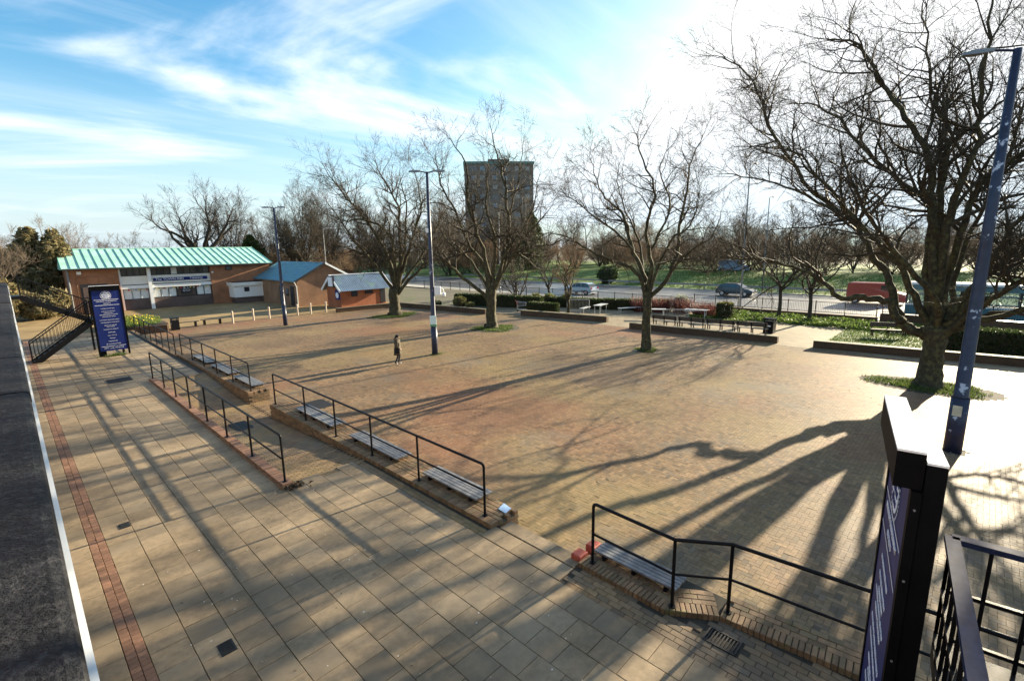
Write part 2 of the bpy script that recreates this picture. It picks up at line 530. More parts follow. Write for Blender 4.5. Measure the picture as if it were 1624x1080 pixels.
# slabs in running bond, columns along the walkway
P = 0.4685
C = []
for k in range(11):
    x0 = 0.70 + k * P
    for j in range(-8, 92):
        y = 0.1 + j * 0.4715 + (0.236 if k % 2 else 0) + 0.02 * math.sin(k * 3.3)
        if x0 + P > 3.96 and 11.45 < y < 26.0 and x0 + P / 2 > 3.9: continue
        C.append((x0 + P / 2, y, 0.012 + random.gauss(0, .0012)))
for k in range(-4, 0):
    x0 = 0.455 + k * P
    for j in range(-8, 92):
        C.append((x0 + P / 2, 0.1 + j * 0.4715 + (0.236 if k % 2 else 0), 0.012 + random.gauss(0, .001)))
lay(walk, 'slab', C, P - 0.009, 0.4715 - 0.007, 0.05, 0.004, m_slab, 300, fulldist=1e9)
C = []
for k in range(2):
    for j in range(-30, 400):
        C.append((0.518 + k * 0.122, 0.05 + j * 0.112 + (0.0 if k else .05), 0.012 + random.gauss(0, .0015)))
lay(walk, 'edging_brick', C, 0.115, 0.106, 0.05, 0.004, m_redbrick, 150)
# gutter bricks between slabs and seat walls
C = []
for k in range(2):
    for j in range(0, 22):
        C.append((5.90 + k * 0.108 + 0.02, 6.62 + j * 0.222 + 0.11 * k, 0.004 + random.gauss(0, .0015)))
def wall_edge(y):
    q = [(6.40, 4.62), (6.36, 2.95), (6.80, 2.28), (6.98, 0.55), (7.15, -1.6), (7.35, -4.0)]
    for (xa, ya), (xb, yb) in zip(q[:-1], q[1:]):
        if yb <= y <= ya: return xa + (xb - xa) * (y - ya) / (yb - ya)
    return 7.35
for k in range(14):
    for j in range(-14, 21):
        x, y = 5.905 + k * 0.108, -0.05 + j * 0.222 + 0.11 * (k % 2)
        if x < min(wall_edge(y - .1), wall_edge(y + .1)) - 0.03: C.append((x, y, 0.002 + random.gauss(0, .0015)))
C = [c for c in C if not (6.23 < c[0] < 6.65 and 1.76 < c[1] < 2.44)]
gut = MB().box((6.11, 8.0, -0.2), (0.5, 6.8, 0.38)).box((6.61, 0.3, -0.2), (1.5, 8.6, 0.38)).build('gutter', m_joint); gut['kind'] = 'structure'
C = [c for c in C if not (4.55 < c[1] < 6.6)]
lay(gut, 'gutter_brick', C, 0.101, 0.214, 0.05, 0.004, m_paver, 150)
for j in range(5):
    MB().box((6.075, 4.62 + (j + 0.5) * 0.398, -0.013), (0.41, 0.39, 0.05), ch=0.004).build('slab', m_slab, walk)
# step edge where the walkway drops to the square
st = MB()
for j in range(3):
    st.box((6.46, 4.95 + j * 0.62, -0.03), (0.34, 0.61, 0.09), ch=0.01)
so = MB().box((6.42, 5.57, -0.19), (0.36, 1.9, 0.30)).build('step_riser', m_wallbrick, walk)
for j in range(3):
    MB().box((6.47, 4.95 + j * 0.62, -0.012), (0.33, 0.612, 0.06), ch=0.008).build('step_nosing', m_slab, walk)

# square: herringbone pavers
u = 0.1
nx, ny = int((31.5 - 6.95) / u), int((46.0 + 9.0) / u)
ix, iy = np.meshgrid(np.arange(nx), np.arange(ny), indexing='ij')
cls = (ix - iy) % 4
h = cls == 0; v = cls == 3
hx, hy = 6.95 + (ix[h] + 1.0) * u, -9.0 + (iy[h] + 0.5) * u
vx, vy = 6.95 + (ix[v] + 0.5) * u, -9.0 + (iy[v] + 1.0) * u
PC = np.concatenate((np.stack((hx, hy, np.full(hx.shape, ZP)), 1), np.stack((vx, vy, np.full(vx.shape, ZP)), 1)))
PR = np.concatenate((np.zeros(len(hx)), np.full(len(vx), math.pi / 2)))
PC[:, 2] += rng.normal(0, 0.0012, len(PC))
OVALS = [(24.4, 38.2, 2.7, 1.5), (25.1, 26.0, 1.9, 1.75), (25.25, 13.6, 0.75, 0.75), (26.1, 1.15, 1.35, 2.35)]
keep = view(PC, 60)
for (ox, oy, rx, ry) in OVALS:
    keep &= ((PC[:, 0] - ox) / rx) ** 2 + ((PC[:, 1] - oy) / ry) ** 2 > 1
for (x0, x1, y0, y1) in ((7.45, 8.38, 17.7, 18.9), (18.05, 18.55, -0.2, 0.3)):
    keep &= ~((PC[:, 0] > x0) & (PC[:, 0] < x1) & (PC[:, 1] > y0) & (PC[:, 1] < y1))
PC, PR = PC[keep], PR[keep]
lay(plaza, 'paver', PC, 0.1965, 0.0965, 0.03, 0.0015, m_paver, 300, rz=PR, fulldist=15)

# ramp between the kerb wall and the seat walls: falls to the square at the opening
def ramp_z(y):
    if y < 11.45: return 0.0
    if y < 18.2: return ZP * (y - 11.45) / 6.75
    if y < 20.5: return ZP
    if y < 26.2: return ZP * (26.2 - y) / 5.7
    return 0.0
rm = MB()
ys = [11.2, 11.45, 18.2, 20.5, 26.2, 26.5]
for a, b in zip(ys[:-1], ys[1:]):
    za, zb = ramp_z(a) - 0.03, ramp_z(b) - 0.03
    rm.add([(3.9, a, za), (7.0, a, za), (7.0, b, zb), (3.9, b, zb)], [(0, 1, 2, 3)])
ro = rm.build('ramp', m_joint); ro['kind'] = 'structure'
C = []; S = []
for j in range(0, 145):
    y = 11.5 + j * 0.1035
    if y > 26.15: break
    e = 0.05
    sl = (ramp_z(y + e) - ramp_z(y - e)) / (2 * e)
    for k in range(9):
        x = 4.32 + k * 0.2045 + (0.1 if j % 2 else 0)
        if x > 6.1: continue
        C.append((x, y, ramp_z(y) - 0.006)); S.append(sl)
for j in range(22):                              # threshold through the opening to the square
    for k in range(4):
        C.append((6.26 + k * 0.2045 + (0.1 if j % 2 else 0), 18.3 + j * 0.1035, ZP - 0.004)); S.append(0)
lay(ro, 'ramp_paver', C, 0.198, 0.0985, 0.03, 0.003, m_paver, 120, slope=S)

# ------------------------------------------------------------------ seat walls, kerb wall
def side_bricks(mb_list, x, y0, y1, ztop, zbot_fn, out):
    """courses on a wall face at x looking along out (+1/-1)"""
    z = ztop; c = 0
    while z > -0.42:
        zc = z - 0.0335
        n = int((y1 - y0) / 0.225)
        for j in range(n + 1):
            ya = y0 + j * 0.225 + (0.1125 if c % 2 else 0)
            yb = min(ya + 0.215, y1)
            if yb - ya < 0.05: continue
            if zc > zbot_fn((ya + yb) / 2) - 0.03:
                mb_list.append(((x + out * 0.006, (ya + yb) / 2, zc + 0.0325), 0.03, yb - ya, 0.065))
        z -= 0.075; c += 1

def seat_wall(name, label, x0, x1, y0, y1, nsingle):
    t = thing(name, label, 'wall', ((x0 + x1) / 2, (y0 + y1) / 2, ZP))
    MB().box(((x0 + x1) / 2, (y0 + y1) / 2, (ZP - 0.05 + 0.03) / 2 - 0.01), (x1 - x0 - 0.03, y1 - y0 - 0.03, 0.40)).build('wall_core', m_mortar, t)
    C = []
    n = int((y1 - y0) / 0.0775)
    for j in range(n):
        C.append((x0 + 0.105, y0 + (j + 0.5) * (y1 - y0) / n, 0.10 + random.gauss(0, .002)))
    lay(t, 'coping_brick', C, 0.215, 0.0675, 0.105, 0.006, m_wallbrick, nsingle)
    C = []
    rows = int((x1 - x0 - 0.225) / 0.1125)
    for r in range(rows):
        for j in range(int((y1 - y0) / 0.225)):
            C.append((x0 + 0.225 + (r + 0.5) * (x1 - x0 - 0.225) / rows, y0 + 0.11 + j * 0.225 + (0.1 if r % 2 else 0), 0.094 + random.gauss(0, .002)))
    C = [c for c in C if c[1] < y1 - 0.1]
    lay(t, 'brick', C, 0.104, 0.217, 0.10, 0.005, m_wallbrick, nsingle)
    L = []
    side_bricks(L, x0 + 0.012, y0 + 0.01, y1 - 0.01, -0.012, ramp_z if y0 > 6.5 and y1 < 32 else (lambda y: ZP), -1)
    side_bricks(L, x1 - 0.012, y0 + 0.01, y1 - 0.01, -0.012, lambda y: ZP, 1)
    A = np.array([q[0] for q in L])
    me = merged_boxes('face_bricks', A, 0.03, np.array([q[2] for q in L]), 0.065, 0.003, m_wallbrick)
    o = link('face_bricks', me, t); o.location = -ORG[t.name]; o['kind'] = 'stuff'
    # end faces
    L = []
    for ye, sg in ((y0, -1), (y1, 1)):
        z = -0.012; c = 0
        while z > -0.40:
            k = x0 + (0.1125 if c % 2 else 0.0)
            while k < x1 - 0.05:
                w = min(0.215, x1 - k)
                L.append(((k + w / 2, ye - sg * 0.008, z), w, 0.03))
                k += 0.225
            z -= 0.075; c += 1
    A = np.array([q[0] for q in L])
    me = merged_boxes('end_bricks', A, np.array([q[1] for q in L]), 0.03, 0.065, 0.003, m_wallbrick)
    o = link('end_bricks', me, t); o.location = -ORG[t.name]; o['kind'] = 'stuff'
    return t
seat_wall('seat_wall', 'low brick seat wall with three slatted seats beside the paved walkway, nearer of the two long ones', 6.16, 6.96, 6.6, 18.25, 130)
seat_wall('seat_wall', 'low mossy brick seat wall with three slatted seats beyond the ramp opening', 6.16, 6.96, 20.45, 31.4, 60)

# near seat wall with a kinked edge
PTH = [(6.40, 4.62), (6.36, 2.95), (6.80, 2.28), (6.98, 0.55), (7.15, -1.6), (7.35, -4.0)]
t = thing('seat_wall', 'kinked low brick wall carrying a single slatted seat at the near end of the walkway', 'wall', (6.8, 1, ZP))
poly = [Vector((x, y, 0)) for x, y in PTH]
core = MB()
Cc, Rz, Ct, Rt = [], [], [], []
for a, b in zip(poly[:-1], poly[1:]):
    d = (b - a); L_ = d.length; d.normalize(); nrm = Vector((-d.y, d.x, 0))       # towards the square
    if nrm.x < 0: nrm = -nrm
    core.prism([(0, 0.02), (L_, 0.02), (L_, 0.60), (0, 0.60)], lambda p, q, w, a=a, d=d, nrm=nrm: tuple(a + d * p + nrm * q + Vector((0, 0, w))), -0.40, 0.045)
    ang = math.atan2(d.y, d.x)
    n = max(1, int(L_ / 0.0775))
    for j in range(n):
        p = a + d * ((j + 0.5) * L_ / n) + nrm * 0.105
        Cc.append((p.x, p.y, 0.085 + random.gauss(0, .002))); Rz.append(ang + math.pi / 2)
    for r in range(3):
        for j in range(int(L_ / 0.225) + 1):
            p = a + d * min(L_ - 0.1, 0.11 + j * 0.225 + (0.1 if r % 2 else 0)) + nrm * (0.27 + r * 0.1125)
            Ct.append((p.x, p.y, 0.079 + 0.0008 * r + random.gauss(0, .0015))); Rt.append(ang)
core.build('wall_core', m_mortar, t)
lay(t, 'coping_brick', Cc, 0.215, 0.0675, 0.11, 0.006, m_wallbrick, 110, rz=Rz)
lay(t, 'brick', Ct, 0.217, 0.104, 0.10, 0.005, m_wallbrick, 80, rz=Rt)

# red painted end blocks of that wall
for i, (x, y, s_) in enumerate(((6.60, 4.73, 0.24), (7.0, 4.70, 0.22))):
    o = MB().box((x, y, (0.13 + ZP) / 2), (s_, 0.2, 0.13 - ZP), ch=0.015).build('painted_block', mat('red_block_paint', (0.40, 0.085, 0.055), rough=0.6, var=0.3, scale=9))
    tag(o, ('red painted brick block at the end of the near seat wall, walkway side', 'second red painted block behind the near seat wall, square side')[i], 'block')

# kerb wall under the walkway handrail
t = thing('kerb_wall', 'low red brick kerb wall between paving slabs and ramp', 'wall', (4.07, 18.8, 0))
MB().box((4.09, 18.83, -0.17), (0.26, 14.8, 0.46)).build('wall_core', m_mortar, t)
C = [(4.08, 11.45 + (j + 0.5) * 0.0778, 0.125 + random.gauss(0, .003)) for j in range(190)]
lay(t, 'coping_brick', C, 0.24, 0.068, 0.075, 0.006, m_redbrick, 120)
L = []
side_bricks(L, 3.962, 11.45, 26.2, 0.045, lambda y: 0.0, -1)
side_bricks(L, 4.222, 11.45, 26.2, 0.045, ramp_z, 1)
me = merged_boxes('face_bricks', np.array([q[0] for q in L]), 0.03, np.array([q[2] for q in L]), 0.065, 0.003, m_redbrick)
o = link('face_bricks', me, t); o.location = -ORG[t.name]; o['kind'] = 'stuff'
# retaining edge towards the square beyond the seat walls
t = MB().box((6.17, 37.9, -0.18), (0.22, 13.0, 0.44), ch=0.01).build('retaining_kerb', m_wallbrick)
tag(t, 'long plain brick retaining kerb under the farthest handrail', 'kerb')

# ------------------------------------------------------------------ handrails
def railing(label, pts, zb, h, mids=(0.55,), round_ends=(True, True), r=0.027, extra=None, group='black tubular handrails'):
    """pts: post feet (x,y); zb: level they stand on"""
    t = thing('handrail', label, 'railing', (pts[0][0], pts[0][1], zb), group)
    n = len(pts)
    for i, (x, y) in enumerate(pts):
        end = (i == 0 and round_ends[0]) or (i == n - 1 and round_ends[1])
        top = zb + h - (0.02 if not end else 0.06)
        MB().tube([(x, y, zb - 0.03), (x, y, top)], r, 8).build('post', m_black, t, smooth=False)
        MB().tube([(x, y, zb - 0.005), (x, y, zb + 0.012)], r * 2.1, 10).build('base_flange', m_black, t)
    P3 = [Vector((x, y, zb + h)) for x, y in pts]
    a = []
    if round_ends[0]:
        d = (P3[1] - P3[0]).normalized() * 0.06
        a += [P3[0] - Vector((0, 0, 0.07)), P3[0] - Vector((0, 0, 0.02)) + d * 0.3, P3[0] + d]
    else: a += [P3[0]]
    a += P3[1:-1]
    if round_ends[1]:
        d = (P3[-2] - P3[-1]).normalized() * 0.06
        a += [P3[-1] + d, P3[-1] - Vector((0, 0, 0.02)) + d * 0.3, P3[-1] - Vector((0, 0, 0.07))]
    else: a += [P3[-1]]
    if extra: a = a + [Vector(e) for e in extra]
    MB().tube(a, r * 1.08, 10).build('top_rail', m_black, t, smooth=True)
    for m_ in mids:
        q = [Vector((x, y, zb + m_)) for x, y in pts]
        MB().tube(q, r * 0.8, 8).build('mid_rail', m_black, t, smooth=True)
    return t
railing('black handrail on the near long seat wall, over the first three slatted seats', [(6.32, y) for y in (18.12, 15.57, 13.48, 11.42, 9.28, 6.95)], 0.10, 1.14, (0.56,))
railing('black handrail along the red kerb wall between slabs and ramp', [(4.07, y) for y in (26.0, 23.85, 21.95, 19.95, 17.9, 15.9, 13.8, 11.6)], 0.12, 1.18, (0.58,))
railing('black handrail on the far seat wall beyond the ramp opening', [(6.32, y) for y in (31.15, 29.05, 27.0, 24.95, 22.75, 20.62)], 0.10, 1.14, (0.56,))
railing('black handrail receding to the flower bed past the blue sign', [(6.15, y) for y in (43.0, 41.1, 39.6, 37.95, 36.3, 34.75, 33.1, 31.7)], 0.04, 1.14, (0.56,))
railing('kinked black handrail on the near seat wall running to the sign', [(6.56, 4.42), (6.50, 2.90), (6.96, 2.22), (7.13, 0.5), (7.33, -1.6), (7.5, -3.6)], 0.085, 1.14, (0.56,), round_ends=(True, False))

# ------------------------------------------------------------------ slatted seats
def seat(label, x0, x1, y0, y1, z):
    t = thing('slatted_seat', label, 'seat', ((x0 + x1) / 2, (y0 + y1) / 2, z - 0.1), 'slatted timber seats on the walls')
    n = 5; w = (x1 - x0) / n
    for i in range(n):
        MB().box((x0 + (i + 0.5) * w, (y0 + y1) / 2 + random.gauss(0, .006), z + random.gauss(0, .002)), (w - 0.012, y1 - y0, 0.035), ch=0.005).build('slat', m_timber, t)
    for k in (0.12, 0.5, 0.88):
        MB().box(((x0 + x1) / 2, y0 + (y1 - y0) * k, z - 0.017 - 0.052), (x1 - x0 - 0.03, 0.05, 0.103)).build('bearer', m_black, t)
ST = 'wall, '
seat('slatted timber seat at the near end of the near long wall', 6.47, 6.98, 7.4, 9.35, 0.215)
seat('middle slatted timber seat of the near long wall', 6.47, 6.98, 10.5, 13.0, 0.215)
seat('slatted timber seat by the ramp opening, far end of the near long wall', 6.47, 6.98, 14.1, 16.75, 0.215)
seat('slatted timber seat nearest the ramp opening on the far seat wall', 6.47, 6.98, 20.9, 23.3, 0.215)
seat('middle slatted timber seat on the far seat wall', 6.47, 6.98, 23.9, 26.6, 0.215)
seat('farthest slatted timber seat on the far seat wall', 6.47, 6.98, 27.2, 29.8, 0.215)
seat('slatted timber seat alone on the kinked near wall by the red block', 6.72, 7.15, 2.95, 4.5, 0.20)

# ------------------------------------------------------------------ covers and drains
def cover(name, label, x0, x1, y0, y1, z, ribs, cat='manhole cover'):
    t = thing(name, label, cat, ((x0 + x1) / 2, (y0 + y1) / 2, z))
    MB().box(((x0 + x1) / 2, (y0 + y1) / 2, z - 0.014), (x1 - x0, y1 - y0, 0.03), ch=0.004).build('plate', m_iron, t)
    r = MB()
    n = ribs
    for i in range(n):
        y = y0 + (i + 0.5) * (y1 - y0) / n
        MB().box(((x0 + x1) / 2, y, z + 0.004), (x1 - x0 - 0.05, (y1 - y0) / n * 0.45, 0.008)).build('rib', m_iron, t)
cover('manhole_cover', 'square dark iron cover set in the square behind the handrail', 7.46, 8.37, 17.72, 18.88, ZP + 0.006, 9)
cover('manhole_cover', 'iron cover at the foot of the ramp near the opening', 4.78, 5.32, 17.35, 18.4, ZP * (17.9 - 11.45) / 6.75 + 0.016, 8)
cover('manhole_cover', 'dark iron cover set among slabs near the blue sign', 2.62, 3.5, 26.9, 27.8, 0.022, 7)
cover('drain_cover', 'small dark ribbed drain cover in the foreground slabs', 1.40, 1.60, 7.08, 7.36, 0.022, 8, 'drain cover')
cover('drain_cover', 'tiny iron box lid in slabs beside the red brick edging', 0.98, 1.16, 12.22, 12.46, 0.022, 3, 'drain cover')
t = thing('gully_grate', 'black slotted gully grate below the near brick wall', 'drain', (6.44, 2.1, -0.0))
MB().box((6.44, 2.1, -0.035), (0.30, 0.46, 0.03)).build('sump', m_joint, t)
for s_ in (-1, 1):
    MB().box((6.44 + s_ * 0.145, 2.1, 0.0), (0.03, 0.46, 0.03)).build('frame_side', m_iron, t); MB().box((6.44, 2.1 + s_ * 0.22, 0.0005), (0.258, 0.03, 0.03)).build('frame_side', m_iron, t)
for j in range(9):
    MB().box((6.44, 1.92 + j * 0.045, -0.002), (0.26, 0.02, 0.026)).build('bar', m_iron, t)
# ------------------------------------------------------------------ bare winter trees
m_bark = mat('plane_bark', (0.05, 0.041, 0.024), rough=0.85, var=0.4, scale=9, col2=(0.10, 0.092, 0.04), thr=(0.5, 0.6), bump=1.0, bscale=16, spec=0.25)
m_bark_dark = mat('dark_bark', (0.055, 0.045, 0.035), rough=0.85, var=0.3, scale=5, bump=0.5, bscale=18, spec=0.2)
m_twig = mat('twigs', (0.055, 0.043, 0.027), rough=0.75, var=0.25, scale=3, spec=0.25)
m_twig_far = mat('hazed_far_twigs', (0.14, 0.108, 0.082), rough=0.8, var=0.3, scale=0.8, spec=0.2)  # colour lightened to stand for haze over the distant trees
m_twig_rust = mat('rusty_twigs', (0.19, 0.125, 0.075), rough=0.8, var=0.3, scale=0.8, spec=0.2)

_kn = np.random.default_rng(909)
class Tubes:
    def __init__(s): s.V = []; s.F = []; s.n = 0
    def add(s, P, rad, n):
        m = len(P)
        D = np.empty_like(P); D[1:-1] = P[2:] - P[:-2]; D[0] = P[1] - P[0]; D[-1] = P[-1] - P[-2]
        D /= (np.linalg.norm(D, axis=1, keepdims=True) + 1e-9)
        ref = np.array((0.31, 0.77, 0.55)) if abs(D[0] @ np.array((0.31, 0.77, 0.55))) < 0.92 else np.array((1.0, 0, 0))
        A = ref - D * (D @ ref)[:, None]; A /= (np.linalg.norm(A, axis=1, keepdims=True) + 1e-9)
        B = np.cross(D, A)
        t = np.arange(n) * 2 * math.pi / n
        ring = A[:, None, :] * np.cos(t)[None, :, None] + B[:, None, :] * np.sin(t)[None, :, None]
        rr = np.broadcast_to(rad[:, None, None], (m, n, 1))
        if n >= 10: rr = rr * (1 + _kn.normal(0, 0.055, (m, n, 1)) + 0.05 * np.sin(np.arange(n) * 2.0)[None, :, None])
        s.V.append((P[:, None, :] + ring * rr).reshape(-1, 3))
        i = np.arange(m - 1)[:, None] * n; k = np.arange(n)[None, :]; k2 = (k + 1) % n
        s.F.append((np.stack((i + k, i + k2, i + n + k2, i + n + k), -1).reshape(-1, 4)) + s.n)
        s.n += m * n
    def mesh(s, name, m):
        return np_quads(name, np.concatenate(s.V), np.concatenate(s.F), m, smooth=True)

def catmull(P, R_, k=4):
    P = np.asarray(P, float); n = len(P); out = []; rr = []
    for i in range(n - 1):
        p0, p1, p2, p3 = P[max(i - 1, 0)], P[i], P[i + 1], P[min(i + 2, n - 1)]
        for j in range(k):
            t = j / k
            out.append(0.5 * ((2 * p1) + (-p0 + p2) * t + (2 * p0 - 5 * p1 + 4 * p2 - p3) * t * t + (-p0 + 3 * p1 - 3 * p2 + p3) * t ** 3))
            rr.append(R_[i] + (R_[i + 1] - R_[i]) * t)
    out.append(P[-1]); rr.append(R_[-1])
    return np.array(out), np.array(rr)

class Tree:
    """wood (trunk, limbs) and crown (branches, twigs), local coordinates with the foot at 0"""
    def __init__(s, seed, wig=0.16, trop=0.10, dens=(2.0, 3.2, 4.2), lens=(2.3, 0.95, 0.45), maxl=3, rmin=0.0055, ang=(0.55, 1.0), upbias=0.35):
        s.r = np.random.default_rng(seed); s.wood = Tubes(); s.crown = Tubes()
        s.wig, s.trop, s.dens, s.lens, s.maxl, s.rmin, s.ang, s.up = wig, trop, dens, lens, maxl, rmin, ang, upbias
    def limb(s, pts, r0, r1, t0=0.25, spawn=True, wood=True, sides=8, scale=1.0):
        n = len(pts)
        Rr = [r0 * (1 - i / (n - 1)) ** 0.9 + r1 * (i / (n - 1)) for i in range(n)]
        P, Q = catmull(pts, Rr)
        L = np.linalg.norm(np.diff(P, axis=0), axis=1).sum()
        amp = min(0.05, L * 0.006)
        J = s.r.normal(0, 1, P.shape) * amp; J[0] = 0
        P = P + J
        (s.wood if wood else s.crown).add(P, np.maximum(Q, s.rmin), sides)
        if spawn: s.spawn(P, Q, 0, t0, scale)
        return P
    def spawn(s, P, Q, lvl, t0, scale=1.0):
        if lvl >= s.maxl: return
        seg = np.linalg.norm(np.diff(P, axis=0), axis=1)
        cum = np.concatenate(([0], np.cumsum(seg))); L = cum[-1]
        cnt = s.r.poisson(max(0.3, L * (1 - t0) * s.dens[lvl]))
        tt = np.concatenate((t0 + (1 - t0) * s.r.random(cnt) ** 0.8, [1.0, 0.97]))
        for t in tt:
            d = t * L
            i = min(int(np.searchsorted(cum, d, side='right')) - 1, len(seg) - 1)
            f = (d - cum[i]) / (seg[i] + 1e-9)
            p = P[i] + (P[i + 1] - P[i]) * f
            r = Q[i] + (Q[i + 1] - Q[i]) * f
            dr = (P[i + 1] - P[i]) / (seg[i] + 1e-9)
            a = s.r.normal(0, 1, 3); a -= dr * (a @ dr); a /= (np.linalg.norm(a) + 1e-9)
            a[2] += s.up; 
            an = s.r.uniform(*s.ang) if t < 0.96 else s.r.uniform(0.1, 0.45)
            d0 = dr * math.cos(an) + a * math.sin(an); d0 /= np.linalg.norm(d0)
            ln = s.lens[lvl] * scale * s.r.uniform(0.55, 1.35) * (1.15 - 0.45 * t)
            s.branch(p, d0, ln, max(s.rmin, min(r * 0.66, 0.027 * ln + 0.0065)), lvl + 1, scale)
    def branch(s, p, d, ln, r, lvl, scale):
        n = (0, 6, 4, 2)[lvl] if lvl < 4 else 2
        P = np.empty((n + 1, 3)); P[0] = p
        st = ln / n
        for i in range(n):
            d = d + s.r.normal(0, s.wig, 3); d[2] += s.trop; d /= np.linalg.norm(d)
            P[i + 1] = P[i] + d * st
        Q = np.linspace(r, max(s.rmin * 0.75, r * 0.3), n + 1)
        s.crown.add(P, Q, 5 if lvl == 1 else 3)
        s.spawn(P, Q, lvl, 0.15, scale)

def place_tree(T, name, label, loc, group, mw, mc):
    t = thing(name, label, 'tree', loc, group)
    a = link('trunk', T.wood.mesh('trunk', mw), t)
    b = link('crown', T.crown.mesh('crown', mc), t)
    return t
def copy_tree(src, label, loc, rz, sc, group=None):
    c = src.copy(); COL.objects.link(c)
    c.location = loc; c.rotation_euler = (0, 0, rz); c.scale = (sc[0], sc[0], sc[1])
    c['label'] = label
    if group: c['group'] = group
    for ch in src.children:
        k = ch.copy(); COL.objects.link(k); k.parent = c
    return c

def plane_tree(seed, loc, trunk, limbs, label, dens=(1.9, 3.0, 4.0), lens=(2.4, 0.95, 0.42), rk=1.0):
    """limbs: (lateral, height) outlines with a depth drift, in metres, around the trunk"""
    x, y = loc
    n = math.hypot(x, y); e2 = np.array((x / n, y / n, 0)); e1 = np.array((e2[1], -e2[0], 0))
    T = Tree(seed, wig=0.2, trop=0.035, dens=dens, lens=lens, ang=(0.6, 1.25), upbias=0.12)
    r0, hf, rf = trunk
    tp = [(0, 0, -0.1), (0.02, 0, 0.15), (0, 0.02, hf * 0.4), (-0.02, 0, hf * 0.75), (0, 0, hf * 1.0), (0, 0, hf * 1.12)]
    P, Q = catmull(tp, [r0 * 1.7, r0 * 1.25, r0 * 0.95, r0 * 0.95, rf, rf * 0.8])
    P[1:-1] += T.r.normal(0, 0.012, P[1:-1].shape)
    T.wood.add(P, Q, 18)
    for (L, dp, ra, rb, t0) in limbs:
        m = len(L); pts = []
        for i, (la, hh) in enumerate(L):
            f = i / (m - 1)
            d = dp * (f ** 1.2) + T.r.normal(0, 0.12) * f
            s = 1 + d / n
            hh = hh if hh < 4 else 4 + (hh - 4) * 0.93
            zz = (hh - 5.95) * s + 5.95
            pts.append(e1 * la * s + e2 * d + np.array((0, 0, zz)))
        T.limb(pts, ra * rk, rb, t0=t0, sides=10)
    return place_tree(T, 'plane_tree', label, (x, y, ZP), 'plane trees standing in the square', m_bark, m_twig)

plane_tree(4, (26.25, 1.16), (0.38, 2.35, 0.46), [
    ([(-0.2, 2.0), (-0.94, 2.45), (-1.39, 2.87), (-1.67, 3.44), (-2.45, 3.53), (-3.27, 3.46), (-4.12, 4.04), (-5.0, 4.77), (-6.68, 5.2), (-8.62, 5.35)], -1.0, 0.26, 0.03, 0.45),
    ([(-0.2, 2.1), (-1.01, 2.35), (-1.31, 2.87), (-1.67, 3.93), (-1.87, 4.59), (-2.45, 5.59), (-3.48, 7.17), (-5.31, 9.08), (-7.03, 11.93), (-7.79, 14.13), (-9.23, 15.61)], 1.5, 0.27, 0.025, 0.3),
    ([(-3.48, 7.17), (-5.15, 8.35), (-6.93, 9.22), (-8.85, 9.81)], 1.0, 0.09, 0.02, 0.1),
    ([(-0.2, 2.3), (-0.86, 3.7), (-1.6, 5.25), (-2.37, 6.04), (-3.65, 7.69), (-5.01, 9.56), (-6.12, 10.79)], -3.0, 0.2, 0.02, 0.25),
    ([(-0.33, 2.6), (-0.58, 5.51), (-0.87, 7.62), (-2.62, 9.6), (-4.67, 12.22), (-6.03, 12.76)], 2.5, 0.2, 0.02, 0.3),
    ([(-0.2, 2.5), (-0.43, 5.58), (-0.69, 7.61), (-0.88, 9.3), (-1.66, 10.88), (-2.66, 12.66), (-3.79, 14.71), (-4.96, 15.35)], -1.5, 0.24, 0.02, 0.3),
    ([(-0.2, 2.6), (-0.32, 6.0), (-0.48, 8.19), (-0.6, 10.42), (-0.97, 11.7), (-1.38, 13.2), (-1.8, 15.8)], 1.0, 0.2, 0.02, 0.3),
    ([(-0.1, 2.4), (-0.13, 5.5), (-0.09, 7.56), (0.03, 8.59), (0.43, 10.25), (0.23, 11.86), (0.22, 13.81), (0.17, 16.2)], -2.4, 0.22, 0.02, 0.3),
    ([(0, 2.3), (0.2, 4.76), (0.42, 7.53), (0.8, 8.57), (1.5, 9.26), (2.36, 10.24), (3.4, 12.4)], 2.0, 0.2, 0.02, 0.3),
    ([(0.06, 2.2), (0.68, 3.79), (1.28, 4.79), (2.1, 5.5), (3.17, 6.36), (5.0, 7.6)], -2.0, 0.2, 0.02, 0.3),
    ([(0.09, 2.1), (0.79, 2.84), (1.32, 3.01), (2.37, 3.41), (3.43, 4.39), (5.2, 5.6)], 1.0, 0.22, 0.02, 0.3),
    ([(0, 2.2), (0.59, 3.03), (1.13, 4.54), (1.73, 6.64), (2.64, 8.12), (4.2, 10.4)], -3.0, 0.2, 0.02, 0.3),
    ([(0, 2.2), (-0.1, 3.4), (-1.2, 5.0), (-3.0, 7.6), (-4.0, 10.6)], -5.5, 0.2, 0.02, 0.3),
    ([(0, 2.2), (0.3, 3.6), (0.4, 5.6), (1.2, 9.0), (1.6, 13.0)], 4.5, 0.2, 0.02, 0.3),
    ([(0.1, 2.1), (0.9, 2.7), (2.2, 3.3), (3.8, 4.2), (5.6, 4.9), (7.2, 5.2)], -1.6, 0.2, 0.02, 0.3),
    ([(0.1, 2.2), (0.9, 3.2), (2.4, 4.6), (4.0, 6.2), (5.8, 7.4), (7.4, 8.6)], 1.2, 0.2, 0.02, 0.3),
    ([(0.1, 2.2), (0.5, 3.4), (1.6, 5.2), (3.2, 8.0), (4.6, 11.0)], 0.4, 0.19, 0.02, 0.3),
    ([(0.1, 2.1), (0.8, 2.9), (1.8, 4.0), (2.8, 5.2), (4.2, 6.4)], -4.2, 0.18, 0.02, 0.3),
], 'largest bare plane tree at the right, its fat trunk forking into many low limbs', dens=(3.0, 4.1, 5.2), lens=(3.0, 1.15, 0.5), rk=0.76)
